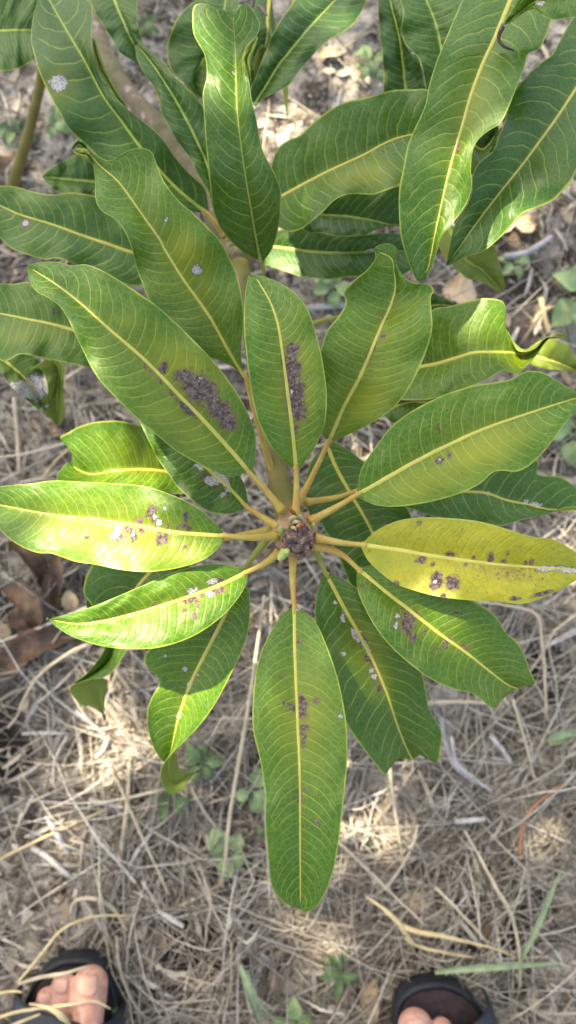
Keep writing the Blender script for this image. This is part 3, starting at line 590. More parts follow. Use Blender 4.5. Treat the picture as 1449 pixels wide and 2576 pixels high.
leaf('C2', [(-60, 1135), (0, 1165), (60, 1155), (110, 1120), (170, 1070), (230, 1010), (290, 980), (350, 975), (430, 978), (500, 955), (580, 920), (700, 830), (850, 700)],
     [(-90, 1020), (0, 970), (120, 905), (250, 840), (380, 780), (500, 715), (610, 680), (850, 640)],
     [(-100, 900), (-60, 760), (0, 705), (60, 680), (120, 620), (200, 560), (300, 510), (440, 480), (520, 455), (620, 450), (720, 458), (850, 560)],
     [.250, .268, .282, .288, .285, .278], None, None, drk=.45, yel=.1, yspots=[(380, 880, 130, 50, -10, .55)], ribr=.0016, fold=.008, wave=.004, seed=32, label='broad wavy leaf lying behind the tall leaf', nv=17)
leaf('C2', [(-60, 1000), (80, 1155), (150, 1170), (270, 1188), (380, 1182), (440, 1158), (520, 1132), (620, 1125)], [(-60, 1060), (170, 1080), (300, 1090), (420, 1110), (555, 1138), (640, 1130)], [(-60, 1000), (150, 980), (300, 940), (480, 930), (600, 960), (650, 1120)],
     [.225, .232, .235, .228], None, None, drk=.75, green_rib=True, seed=33, wave=.002)
leaf('C2', [(-120, 1330), (0, 1370), (60, 1390), (180, 1405), (260, 1400), (330, 1390), (450, 1400), (560, 1390), (640, 1340), (680, 1270)], [(-120, 1240), (0, 1250), (150, 1270), (300, 1272), (450, 1265), (680, 1262)], [(-120, 1180), (0, 1150), (150, 1150), (300, 1175), (400, 1178), (500, 1172), (580, 1185), (680, 1255)],
     [.195, .202, .208, .205, .20], None, None, drk=.85, green_rib=True, seed=34, wave=.002)
# margins and tips that fold over and show the underside
leaf('C1', [(1258, 445), (1248, 400), (1216, 318), (1240, 228), (1292, 182)], [(1262, 440), (1252, 360), (1240, 300), (1262, 240), (1293, 184)], [(1265, 430), (1262, 360), (1262, 310), (1285, 240), (1300, 186)], [.335, .338, .340, .338], flip=True, name='folded_margin', fold=.001, wave=0, nu=30)
leaf('C1', [(474, 825), (450, 770), (430, 748), (400, 745), (368, 756)], [(472, 820), (445, 780), (415, 775), (385, 765), (364, 750)], [(466, 826), (430, 800), (400, 785), (375, 772), (360, 748)], [.322, .325, .324, .32], flip=True, name='folded_margin', fold=.001, wave=0, nu=30)
leaf('C1', [(440, 745), (425, 715), (395, 700), (365, 730), (360, 755)], [(436, 746), (410, 728), (392, 720), (372, 740), (362, 756)], [(430, 748), (405, 740), (388, 738), (375, 748), (364, 758)], [.318, .32, .32, .318], name='folded_margin', fold=.001, wave=0, nu=30)
leaf('C1', [(462, 190), (478, 320), (520, 400), (590, 500), (640, 545)], [(468, 200), (492, 310), (535, 395), (592, 488), (642, 545)], [(474, 190), (510, 290), (550, 380), (600, 475), (645, 545)], [.262, .266, .268, .266], flip=True, name='folded_margin', fold=.001, wave=0, nu=30)
# --- shoot at the upper right
leaf('C2', [(1000, -120), (950, -60), (880, 0), (850, 60), (820, 130), (770, 250), (740, 330), (710, 430), (690, 530), (640, 640), (600, 740), (580, 850), (565, 920), (558, 1000), (560, 1100), (570, 1200), (600, 1300), (640, 1400), (668, 1414)],
     [(1165, -120), (1120, 0), (1050, 170), (980, 320), (920, 480), (880, 620), (840, 760), (800, 900), (770, 1040), (740, 1180), (710, 1330), (676, 1416)],
     [(1280, -120), (1350, 0), (1328, 100), (1290, 200), (1265, 245), (1210, 270), (1190, 340), (1150, 440), (1110, 540), (1070, 620), (1020, 650), (960, 700), (930, 760), (920, 850), (925, 930), (900, 1020), (830, 1120), (770, 1190), (750, 1260), (720, 1350), (685, 1412)],
     [.330, .338, .344, .345, .342, .335, .325], None, None, drk=.38, yel=.25, ribr=.0018, fold=.006, wave=.0035, seed=35, label='large leaf hanging from the top edge with a brown nick on its midrib', scab=[(855, 735, 6, 28, 5)], nv=22, yspots=[(920, 560, 50, 150, 20, .35)])
leaf('C2', [(1480, 30), (1430, 90), (1380, 180), (1330, 270), (1280, 310), (1210, 370), (1150, 440), (1110, 510), (1095, 590), (1060, 690), (1030, 760), (960, 820), (930, 880), (925, 960), (900, 1030), (840, 1130), (815, 1230), (795, 1335)],
     [(1620, 200), (1540, 310), (1449, 445), (1340, 610), (1200, 800), (1090, 940), (980, 1080), (880, 1220), (798, 1334)],
     [(1700, 350), (1620, 550), (1520, 760), (1449, 860), (1420, 920), (1330, 1010), (1230, 1050), (1170, 1080), (1120, 1140), (1050, 1210), (980, 1265), (900, 1290), (840, 1320), (800, 1338)],
     [.295, .302, .308, .310, .305, .296, .285], None, None, drk=.6, ribr=.0015, fold=.007, wave=.004, seed=36, label='large dark leaf entering from the upper right edge', yel=.08)
leaf('C2', [(1500, 120), (1449, 88), (1340, 98), (1280, 78), (1240, 45), (1190, 62), (1140, 100), (1086, 132)], [(1500, -20), (1350, -10), (1260, 0), (1170, 60), (1084, 128)], [(1480, -120), (1300, -100), (1180, -20), (1120, 60), (1082, 124)],
     [.365, .372, .375, .366, .358], None, None, drk=.15, yel=.1, seed=37, pale=[(1268, 15, 22, 7, 0), (1085, 130, 12, 20)], fold=.004, wave=.002, label='bright leaf at the top right corner with a withered black tip')
leaf('C2', [(740, 1180), (760, 1240), (790, 1300), (850, 1350), (900, 1400), (960, 1412), (1010, 1440), (1060, 1470)], [(800, 1130), (890, 1300), (980, 1360), (1080, 1470)], [(900, 1150), (1030, 1225), (1055, 1300), (1080, 1370), (1090, 1440), (1084, 1472)],
     [.20, .215, .215, .195], None, None, flip=True, green_rib=True, seed=38, label='olive underside of a leaf below the two large right leaves')
leaf('C2', [(900, 900), (1000, 820), (1060, 700), (1050, 600)], [(900, 700), (980, 750), (1040, 680), (1060, 600)], [(880, 600), (980, 640), (1030, 560), (1060, 590)], [.26, .262, .26], None, None, drk=.95, seed=39)
# --- left side
leaf('C1', [(900, 1390), (700, 1437), (580, 1410), (450, 1370), (380, 1330), (290, 1300), (230, 1305), (150, 1285), (60, 1250), (0, 1195), (-60, 1120), (-90, 1030)],
     [(900, 1340), (660, 1270), (530, 1225), (400, 1180), (250, 1125), (100, 1080), (0, 1035), (-90, 1010)],
     [(900, 1280), (760, 1150), (600, 1040), (480, 990), (420, 975), (340, 970), (270, 980), (170, 965), (80, 940), (0, 935), (-60, 950), (-95, 1000)],
     [.240, .250, .255, .255, .252], None, None, drk=.6, fold=.004, wave=.003, seed=40, pale=[(128, 1122, 14, 14)], scab=[(128, 1122, 20, 20)], label='leaf at the left edge with one small round wart', nv=19)
leaf('C1', [(560, 1000), (470, 985), (380, 970), (310, 970), (250, 935), (214, 892)], [(560, 915), (470, 915), (330, 900), (212, 889)], [(560, 820), (450, 760), (380, 780), (300, 820), (240, 860), (214, 886)], [.195, .20, .198, .19], None, None, drk=.8, green_rib=True, seed=41)
leaf('C1', [(-100, 345), (0, 357), (70, 350), (130, 325), (185, 285), (230, 220)], [(-100, 165), (0, 157), (160, 152), (240, 160)], [(-100, -60), (60, -60), (200, 0), (260, 140)], [.235, .238, .238, .235], None, None, drk=.75, green_rib=True, seed=42, fold=.004)
leaf('C3', [(560, 600), (460, 592), (350, 570), (250, 550), (160, 530), (100, 525), (40, 556), (0, 552), (-80, 480)],
     [(560, 470), (370, 405), (250, 370), (150, 350), (0, 320), (-100, 310)],
     [(560, 330), (420, 240), (300, 190), (160, 180), (140, 160), (60, 172), (0, 170), (-90, 220)],
     [.270, .278, .280, .275, .268], None, None, drk=.3, yel=.3, fold=.004, wave=.003, seed=43, scab=[(275, 308, 9, 13), (5, 326, 10, 6)], yspots=[(80, 440, 100, 40, 0, .3)])
leaf('C3', [(-80, 560), (0, 610), (60, 692), (130, 750), (200, 812), (245, 845)], [(-80, 520), (0, 540), (120, 640), (200, 740), (243, 842)], [(-80, 480), (40, 500), (160, 520), (215, 600), (215, 690), (245, 745), (246, 838)], [.205, .215, .21, .195], None, None,
     drk=.1, yel=.2, seed=44, pale=[(150, 700, 70, 40, 10), (190, 690, 40, 55), (90, 690, 45, 25), (225, 810, 20, 25, 45)], label='bright green leaf with a large papery white patch')
leaf('C3', [(150, 600), (205, 600), (240, 680), (236, 740), (205, 780), (240, 835), (285, 880)], [(240, 540), (300, 590), (290, 700), (285, 800), (290, 880)], [(340, 540), (326, 600), (320, 680), (322, 760), (327, 830), (298, 882)], [.225, .215, .20, .185], None, None, flip=True, green_rib=True, seed=45, label='olive leaf hanging with its underside showing')

# stems
def stem(pts, name, mat, sides=14, n=60, rough=.0007, taper=None, seed=0):
    P = [tuple(at(x, y, z)) for x, y, z, r in pts]; P = resample(P, n); r = [p[3] for p in pts]
    V, F = tube(P, r, sides)
    V = [Vector(v) + Vector((1, 1, 1)) * rough * mnoise.noise(Vector(v) * 120 + Vector((seed, 0, 0))) for v in V]
    return mesh_obj(name, V, F, mat, plant)
tr = stem([(60, -330, 0., .0135), (120, -180, .05, .0125), (190, -60, .08, .0115), (245, 90, .10, .0105), (290, 185, .12, .0095), (350, 265, .13, .0085), (410, 330, .14, .008), (455, 390, .15, .008), (500, 455, .165, .0085), (540, 540, .185, .0088), (575, 605, .20, .0095), (600, 655, .21, .0095)], 'trunk', M_BARK)
stem([(598, 640, .208, .0080), (606, 700, .220, .0074), (625, 800, .230, .0068), (652, 950, .240, .0064), (682, 1100, .248, .0064), (700, 1200, .256, .0066), (722, 1280, .270, .0078), (742, 1335, .286, .0105)], 'young_stem', M_STEM)
for k, (px, py, z) in enumerate([(598, 618, .209), (604, 632, .211), (610, 655, .2165)]):
    c = at(px, py, z); V, F = blob(c, (.0102, .0102, .0022), k, .1, 6, 18, 8, axis=(.1, -.8, .6)); mesh_obj('growth_ring', V, F, M_BARK, plant)
stem([(115, 60, .2, .0035), (105, 190, .16, .0042), (88, 270, .13, .0044), (65, 360, .09, .005), (40, 440, .04, .0056), (25, 490, -.01, .006)], 'side_stem', M_STEM, 10, 30)
stem([(190, -60, .09, .008), (600, -260, .15, .007), (1100, -260, .25, .0065), (1330, -180, .315, .006), (1420, -110, .335, .006)], 'side_branch', M_BARK, 10, 40)
# the node and the buds in the middle of the near whorl
c = at(745, 1345, .294); V, F = blob(c, (.0134, .0140, .0088), 3, .16, 3, 30, 18); mesh_obj('node', V, F, M_NODE, plant)
mb = MB()
c = at(750, 1356, .3035); mb.add(blob(c, (.0086, .0082, .0058), 5, .18, 5.5, 36, 22))
for k in range(16):                                  # crusty scales round the dead bud
    a = k * .393 + .1; rr = .0078 + .0009 * math.sin(k * 5); p = c + Vector((math.cos(a) * rr, math.sin(a) * rr, -.0005 + .0015 * math.sin(k * 3)))
    mb.add(blob(p, (.0026, .0011, .0030), k, .2, 4, 12, 8, axis=(math.cos(a) * .5, math.sin(a) * .5, 1)))
mb.add(blob(at(757, 1392, .3), (.0032, .0022, .002), 8, .4, 5, 12, 8))
o = mb.obj('dead_bud', M_DEAD, plant); o['label'] = 'dead dark brown bud crusted at the heart of the whorl'
V, F = blob(at(738, 1362, .3080), (.0030, .0024, .0014), 9, .25, 3); mesh_obj('bud_eye', V, F, simple('dark_eye', (.012, .014, .02), (.05, .05, .06), 200, .35, .0003), plant)
for k, (px, py, z, r, ax) in enumerate([(713, 1392, .303, .0036, (-.6, -.9, .6)), (722, 1384, .305, .0026, (-.2, -.7, 1)), (709, 1334, .304, .0022, (-.4, .6, 1)), (788, 1321, .302, .0016, (.2, .5, 1)), (779, 1366, .303, .0015, (.5, -.2, 1)), (745, 1304, .306, .0019, (0, .3, 1)), (704, 1347, .300, .0018, (-.7, .2, .8))]):
    V, F = blob(at(px, py, z), (r * .8, r * .7, r * 1.25), k, .12, 3, 14, 12, axis=ax, peak=.3); mesh_obj('green_bud', V, F, M_BUD, plant)
def scale_leaf(pts, wd, mat, name='bud_scale'):
    P = resample([tuple(at(*p)) for p in pts], 8); T = np.gradient(P, axis=0); T /= np.linalg.norm(T, axis=1)[:, None]
    V = []; F = []
    for i in range(8):
        s = np.cross(T[i], [0, 0, 1]); s /= np.linalg.norm(s) + 1e-9; ww = wd * math.sin(math.pi * (i + .7) / 8.4)
        V += [P[i] - s * ww + [0, 0, .0006], P[i], P[i] + s * ww + [0, 0, .0006], P[i] + [0, 0, -.0005]]
    for i in range(7):
        b = i * 4
        for k in range(4): F.append((b + k, b + (k + 1) % 4, b + 4 + (k + 1) % 4, b + 4 + k))
    mesh_obj(name, V, F, mat, plant)
M_TAN = simple('tan_scale', (.42, .30, .14), (.55, .46, .30), 200, .6, .0002)
scale_leaf([(752, 1300, .304), (735, 1284, .312), (718, 1269, .318)], .0007, M_SCALE)
scale_leaf([(746, 1298, .304), (736, 1290, .310), (727, 1280, .314)], .0010, M_SCALE)
scale_leaf([(765, 1322, .306), (754, 1320, .311), (744, 1328, .312)], .0016, M_SCALE)
scale_leaf([(728, 1318, .305), (732, 1304, .311), (742, 1296, .313)], .0014, M_TAN)
scale_leaf([(762, 1312, .305), (757, 1300, .311), (746, 1293, .313)], .0013, M_TAN)
scale_leaf([(735, 1318, .306), (744, 1312, .312), (756, 1313, .310)], .0012, M_TAN)
scale_leaf([(730, 1326, .306), (740, 1328, .313), (746, 1336, .311)], .0012, M_TAN)
# withered tips
M_TIP = simple('withered_tip', (.05, .035, .03), (.14, .11, .10), 200, .6, .0003)
for pts, r in [([(65, 666, .338), (45, 668, .34), (32, 674, .336), (24, 688, .33)], .0013), ([(942, 632, .345), (932, 630, .347), (918, 633, .346)], .0012), ([(1266, 65, .356), (1254, 92, .35), (1262, 112, .348), (1294, 128, .35)], .0026), ([(122, 1558, .312), (116, 1556, .31)], .001), ([(494, 1942, .205), (502, 1938, .203)], .0012), ([(260, 1798, .190), (266, 1812, .186)], .0013), ([(145, 1068, .185), (146, 1082, .182)], .0018), ([(652, 12, .25), (666, 30, .25), (672, 40, .25)], .0022)]:
    V, F = tube(resample([tuple(at(*p)) for p in pts], 10), [r, r * .8, r * .3], 7, flat=.4); mesh_obj('withered_tip', V, F, M_TIP, plant)

# ------------------------------------------------------------------ things lying and growing on the ground
def ribbon(P, wid, curl=.3, tw0=0., tw1=0., th=.0003, nc=4, z0=None, jag=0., seed=0):
    """a leaf blade along P: cross-section bent by curl, rolled from tw0 to tw1, with thickness"""
    P = resample(P, 22); n = len(P); T = np.gradient(P, axis=0); T /= np.linalg.norm(T, axis=1)[:, None] + 1e-9
    top = []; bot = []
    for i in range(n):
        t = i / (n - 1); w_ = np.interp(t, np.linspace(0, 1, len(wid)), wid)
        S = np.cross(T[i], [0, 0, 1]); S /= np.linalg.norm(S) + 1e-9; U = np.cross(S, T[i]); a = tw0 + (tw1 - tw0) * t
        S2 = S * math.cos(a) + U * math.sin(a); U2 = -S * math.sin(a) + U * math.cos(a)
        for j in range(-nc, nc + 1):
            v = j / nc; k = 1 + (jag * mnoise.noise(Vector((i * .9, j * .2, seed))) if abs(j) == nc else 0)
            p = P[i] + S2 * w_ * v * k + U2 * (curl * w_ * v * v + .12 * w_ * mnoise.noise(Vector((i * .35, v * 1.5, seed + 9))))
            top.append(p); bot.append(p - U2 * th)
    W = 2 * nc + 1; m = len(top); V = top + bot; F = []
    for i in range(n - 1):
        for j in range(W - 1):
            a = i * W + j; F.append((a, a + 1, a + W + 1, a + W)); F.append((a + m, a + W + m, a + W + 1 + m, a + 1 + m))
        for j in (0, W - 1):
            a = i * W + j; F.append((a, a + W, a + W + m, a + m))
    return V, F
M_DRY = simple('dry_leaf', (.24, .11, .045), (.42, .24, .11), 50, .6, .0006, 300, stops=[(.3, (.035, .022, .016)), (.5, (.10, .058, .034)), (.62, (.16, .10, .06)), (.72, (.30, .22, .14))])
M_TANL = simple('tan_dry_leaf', (.40, .28, .15), (.55, .43, .28), 60, .65, .0006, 300)
def gpath(c, pts, z):
    P = cv(c, pts); zz = np.interp(np.linspace(0, 1, len(P)), np.linspace(0, 1, len(z)), z)
    return [tuple(ground_pt(x, y, q)) for (x, y), q in zip(P, zz)]
for c, pts, z, wd, cu, a0, a1, mat, lab in [
    ('C5', [(60, 200), (130, 270), (190, 350), (215, 450)], (.01, .03, .025, .01), .010, .9, .3, 1.0, M_DRY, 'curled brown mango leaf hanging under the sunlit pale leaf at left'),
    ('C5', [(300, 270), (295, 380), (270, 470), (265, 580)], (.03, .03, .02, .01), .011, .7, -.5, .4, M_DRY, 'upright brown dead leaf left of the small dark lower leaf'),
    ('C5', [(340, 455), (352, 500), (368, 555)], (.035, .03, .02), .008, .6, .2, .2, M_TANL, 'small sunlit orange-tan leaf scrap beside the dead brown leaves'),
    ('C5', [(20, 440), (110, 480), (170, 560), (180, 680)], (.01, .02, .02, .01), .012, .5, .5, -.3, M_DRY, 'bent brown dead leaf between the other dead leaves at the left edge'),
    ('C5', [(-60, 880), (60, 800), (170, 730), (260, 700), (400, 690)], (.01, .015, .02, .02, .01), .015, .6, -.2, .5, M_DRY, 'longest brown dead leaf curving across the left edge'),
    ('C5', [(40, 620), (120, 600), (200, 640), (260, 650)], (.006, .012, .012, .006), .010, .5, .3, .1, M_DRY, 'flat brown dead leaf just above the longest dead leaf'),
    ('C8', [(440, 1220), (400, 1300), (420, 1380), (390, 1440)], (.004, .01, .006), .009, .5, .2, -.2, M_TANL, 'crumpled tan dead leaf left of the right sandal'),
    ('C8', [(920, 930), (980, 980), (1010, 1060)], (.003, .006, .003), .010, .3, .1, .1, M_DRY, 'brown dead leaf in the dark patch above the right sandal'),
    ('C8', [(590, 780), (640, 850), (660, 900)], (.003, .008, .003), .009, .6, .1, .3, M_TANL, 'buff dead leaf scrap beneath the rounded leaf tip'),
    ('C2', [(150, 290), (220, 270), (275, 275)], (.003, .008, .003), .007, .5, .2, .2, M_TANL, 'tan dead leaf on the soil between the upper leaves'),
    ('C4', [(790, 180), (860, 200), (950, 230)], (.003, .012, .003), .018, .3, .1, .2, M_TANL, 'broad buff dead leaf below the two large right leaves'),
    ('C3', [(250, 870), (285, 930), (300, 960)], (.003, .01, .003), .006, .5, .1, .3, M_DRY, 'small reddish dead leaf below the hanging olive leaf'),
    ('C1', [(0, 860), (40, 800), (60, 780)], (.01, .02, .01), .010, .5, .1, .3, M_DRY, 'brown dead leaf at the foot of the thin green stem'),
    ('C2', [(1150, 1110), (1200, 1140), (1240, 1130)], (.004, .01, .004), .010, .4, .1, .1, M_TANL, 'sunlit tan dead leaf right of the large dark leaf tip')]:
    P = gpath(c, pts, z); V, F = ribbon(P, (wd * .25, wd * .9, wd, wd * .75, .0006), cu, a0, a1, seed=len(lab), jag=.35)
    o = mesh_obj('dead_leaf', V, F, mat, loc=P[0]); tag(o, lab, 'dead leaf', 'dead leaves on the ground')
    V, F = tube(P, [.0007, .0003], 5); mesh_obj('midrib', V, F, mat, o)
M_STALK = simple('dry_stalk', (.44, .36, .24), (.58, .50, .36), 90, .55, .0002, 400)
M_STALKG = simple('golden_stalk', (.52, .40, .20), (.66, .55, .32), 90, .5, .0002, 400)
M_WHITE = simple('bleached_twig', (.36, .34, .31), (.60, .57, .53), 90, .6, .0003, 300)
M_GREYT = simple('weathered_twig', (.28, .27, .28), (.46, .45, .46), 90, .7, .0004, 300)
M_RED = simple('red_stem', (.34, .13, .06), (.42, .20, .10), 90, .6, .0002, 300)
for c, pts, z, r, mat, name, lab in [
    ('C5', [(445, 722), (370, 755), (300, 800), (200, 880), (130, 980), (90, 1080), (38, 1148)], (.06, .05, .03, .02), (.0010, .0016, .0010), M_STALK, 'grass_stalk', 'long curved dry stalk below the dead brown leaves at left'),
    ('C5', [(1330, 480), (1300, 700), (1240, 1100), (1205, 1300), (1180, 1437), (1150, 1637), (1130, 1837), (1115, 1950)], (.10, .07, .04, .01), (.0013, .0019, .0015), M_STALK, 'grass_stalk', 'long straight dry stalk left of the longest green leaf'),
    ('C8', [(512, 160), (530, 320), (550, 450), (580, 650)], (.03, .03, .01), (.0018, .0014, .001), M_STALK, 'grass_stalk', 'upright stalk below the tip of the dark speckled leaf'),
    ('C8', [(890, 480), (960, 600), (1050, 770), (1110, 870), (1140, 960), (1165, 1110), (1168, 1250)], (.04, .05, .03, .02), (.0012, .0019, .0012), M_STALK, 'grass_stalk', 'bent knotted stalk right of the dark soil patch'),
    ('C8', [(560, 950), (650, 985), (760, 1005), (1000, 1060), (1145, 1110)], (.03, .05, .04, .02), (.0026, .0022, .0012, .0010), M_STALKG, 'grass_stalk', 'thick pale sheathed stalk above the right sandal'),
    ('C8', [(390, 805), (480, 870), (560, 945), (640, 1060)], (.02, .04, .03), (.0010, .0026, .0012), M_STALKG, 'grass_stalk', 'golden frayed stalk crossing the pale sheathed stalk'),
    ('C8', [(560, 945), (620, 1040), (760, 1085), (930, 1115)], (.03, .03, .02), (.0020, .0010), M_STALKG, 'grass_stalk', 'thin golden stalk branching down from the frayed stalk'),
    ('C8', [(1390, 240), (1290, 310), (1210, 390), (1175, 500), (1165, 640)], (.03, .03, .01), (.0008, .0015, .001), M_RED, 'grass_stalk', 'reddish stalk near the right edge'),
    ('C8', [(840, 428), (910, 425), (990, 418)], (.02, .02), (.0030, .0026, .0022), M_WHITE, 'twig', 'short thick white twig in the lower right'),
    ('C7', [(160, 560), (240, 610), (300, 665), (375, 725)], (.012, .015, .008), (.0026, .0030, .0020), M_WHITE, 'twig', 'bleached twig pointing down right at lower left'),
    ('C7', [(228, 400), (280, 480), (345, 590)], (.012, .015, .008), (.0020, .0030, .0026), M_GREYT, 'twig', 'thick grey twig above the bleached twig at lower left'),
    ('C7', [(765, 485), (700, 570), (650, 655)], (.015, .012), (.0016, .0022, .0018), M_WHITE, 'twig', 'pale short twig at lower centre left'),
    ('C7', [(650, 130), (640, 350), (620, 500), (600, 650)], (.015, .02, .01), (.0018, .0024, .0022), M_STALK, 'grass_stalk', 'stout straight straw between two green weeds and the left sandal'),
    ('C7', [(790, 875), (860, 920), (925, 960)], (.012, .012), (.0018, .0026, .0022), M_WHITE, 'twig', 'pale twig right of the left sandal'),
    ('C7', [(550, 0), (520, 70), (480, 110)], (.012, .012), (.0032, .0026, .0012), M_WHITE, 'twig', 'bright sunlit twig below the small twisted leaf'),
    ('C7', [(340, 0), (290, 90), (268, 170), (272, 245)], (.01, .02, .01), (.0018, .0012), M_WHITE, 'twig', 'slender bleached twig left of the bright sunlit twig'),
    ('C7', [(350, 905), (380, 830), (480, 820), (570, 870), (640, 980)], (.01, .02, .02, .01), (.0015, .0022, .0015), M_STALK, 'grass_stalk', 'arched grey straw above the left sandal'),
    ('C7', [(90, 1240), (200, 1110), (300, 985), (400, 930), (500, 905), (640, 905)], (.05, .06, .05, .03), (.0014, .0015, .0012, .0008), M_STALKG, 'grass_stalk', 'golden stalk bending over the front of the left sandal'),
    ('C7', [(90, 1250), (200, 1215), (320, 1195), (440, 1160)], (.07, .07, .07), (.0014, .0018, .0010), M_STALK, 'grass_stalk', 'pale straw lying across the toes of the left foot'),
    ('C7', [(-60, 1440), (60, 1395), (200, 1370), (350, 1352), (470, 1335), (555, 1372)], (.09, .09, .08), (.0014, .0014, .0008), M_STALKG, 'grass_stalk', 'golden branching straw across the left foot strap'),
    ('C7', [(150, 1345), (260, 1375), (320, 1420), (350, 1450)], (.09, .09, .085), (.0008, .0014, .0030, .0012), M_STALKG, 'grass_stalk', 'seed-headed straw over the left foot strap'),
    ('C7', [(-40, 1300), (60, 1285), (110, 1290)], (.08, .08), (.0016, .0008), M_STALKG, 'grass_stalk', 'golden straw tip at the left edge beside the left foot'),
    ('C7', [(-40, 1500), (100, 1440), (200, 1400)], (.09, .09), (.002, .001), M_STALKG, 'grass_stalk', 'thick golden straw in the bottom left corner'),
    ('C7', [(1000, 640), (1060, 830), (1040, 960), (1030, 1090)], (.01, .02, .01), (.0012, .0016, .001), M_STALK, 'grass_stalk', 'curved straw below the round-leaved weed'),
    ('C7', [(560, 150), (640, 340), (740, 560), (850, 800)], (.02, .03, .02), (.0010, .0014, .0010), M_STALK, 'grass_stalk', 'long slanting straw left of the round-leaved weed'),
    ('C7', [(0, 620), (200, 520), (420, 420), (620, 330)], (.01, .02, .015), (.0012, .0014, .0008), M_STALKG, 'grass_stalk', 'slanting golden straw from the left edge in the lower part'),
    ('C7', [(450, 320), (540, 345), (620, 360)], (.015, .015), (.0022, .0014), M_WHITE, 'twig', 'pale twig crossing straw left of the curled leaf tip'),
    ('C8', [(250, 530), (420, 690), (560, 830), (700, 960)], (.02, .03, .02), (.0012, .0014, .0010), M_STALK, 'grass_stalk', 'straight straw slanting right from the longest leaf tip'),
    ('C8', [(740, 760), (880, 900), (1000, 1040), (1070, 1160)], (.03, .03, .02), (.0013, .0014, .0010), M_STALK, 'grass_stalk', 'grey straw slanting towards the long green blade'),
    ('C8', [(820, 0), (850, 140), (930, 210), (1030, 280)], (.02, .02, .01), (.0016, .0022, .0014), M_WHITE, 'twig', 'forked pale twig below the green leaf at right'),
    ('C8', [(1020, 0), (1070, 60), (1120, 130)], (.02, .01), (.0024, .0024), M_WHITE, 'twig', 'stout pale twig right of the forked twig'),
    ('C6', [(950, 510), (1100, 530), (1250, 575), (1275, 700), (1290, 850), (1300, 1100)], (.04, .04, .03, .01), (.0010, .0016, .0014), M_STALK, 'grass_stalk', 'angular straw emerging below the yellow leaf'),
    ('C6', [(1449, 650), (1380, 690), (1310, 730)], (.02, .02), (.0022, .0018), M_WHITE, 'twig', 'pale twig at the right edge beside the green leaf'),
    ('C6', [(1130, 1000), (1190, 1200), (1240, 1400)], (.02, .02), (.0014, .0012), M_STALK, 'grass_stalk', 'upright straw at right below the green leaf'),
    ('C6', [(700, 1020), (850, 1015), (1000, 1020)], (.02, .02), (.0018, .0018), M_STALK, 'grass_stalk', 'level straw between the two lower right leaves'),
    ('C6', [(770, 1100), (800, 1250), (850, 1350), (950, 1430)], (.02, .02), (.0020, .0022, .0014), M_GREYT, 'twig', 'grey bent twig beside the dark speckled leaf'),
    ('C2', [(1090, 1290), (1200, 1270), (1330, 1190)], (.015, .015), (.0030, .0034, .0022), M_GREYT, 'twig', 'thick grey stick right of the two large upper leaves'),
    ('C4', [(100, 290), (200, 285), (300, 278)], (.015, .015), (.0030, .0026), M_GREYT, 'twig', 'grey stick beneath the crimped-tip leaf'),
    ('C4', [(740, 345), (820, 348), (880, 352)], (.015, .015), (.0022, .0016), M_GREYT, 'twig', 'grey stick behind the curled leaf at right'),
    ('C4', [(1270, 240), (1290, 330), (1310, 420)], (.03, .02), (.0030, .0022), M_STALKG, 'grass_stalk', 'golden upright straw right of the curled leaf'),
    ('C4', [(1230, 370), (1280, 310), (1370, 270), (1449, 240)], (.03, .02), (.0018, .0016, .001), M_STALKG, 'grass_stalk', 'golden straw crossing beside the curled leaf'),
    ('C3', [(70, 740), (85, 900), (98, 1110)], (.02, .01), (.0024, .0022), M_STALK, 'grass_stalk', 'upright straw left of the whorl near the left edge'),
    ('C3', [(220, 1140), (280, 1060), (350, 1000)], (.02, .01), (.0014, .0012), M_STALKG, 'grass_stalk', 'golden straw beside the folded leaf at left'),
    ('C5', [(570, 840), (650, 950)], (.02, .01), (.0020, .0018), M_STALK, 'grass_stalk', 'short straw between the two twisted leaf tips'),
    ('C5', [(380, 1060), (450, 1110), (530, 1180)], (.015, .01), (.0022, .0022), M_GREYT, 'twig', 'grey stick under the small twisted leaf tip')]:
    P = gpath(c, pts, z); V, F = tube(resample(P, 26), r, 7)
    V = [Vector(v) + Vector((1, 1, .6)) * .0006 * mnoise.noise(Vector(v) * 150) for v in V]
    tag(mesh_obj(name, V, F, mat, loc=P[0]), lab, 'dry stalk' if name == 'grass_stalk' else 'twig', 'dry stalks on the ground' if name == 'grass_stalk' else 'twigs on the ground')
M_WEED = simple('weed_leaf', (.07, .125, .05), (.13, .20, .08), 90, .55, .0002, 300)
M_WEEDP = simple('pale_weed_leaf', (.17, .27, .11), (.27, .36, .17), 90, .55, .0002, 300)
M_BLADE = simple('green_blade', (.15, .22, .11), (.25, .32, .19), 90, .5, .0002, 300)
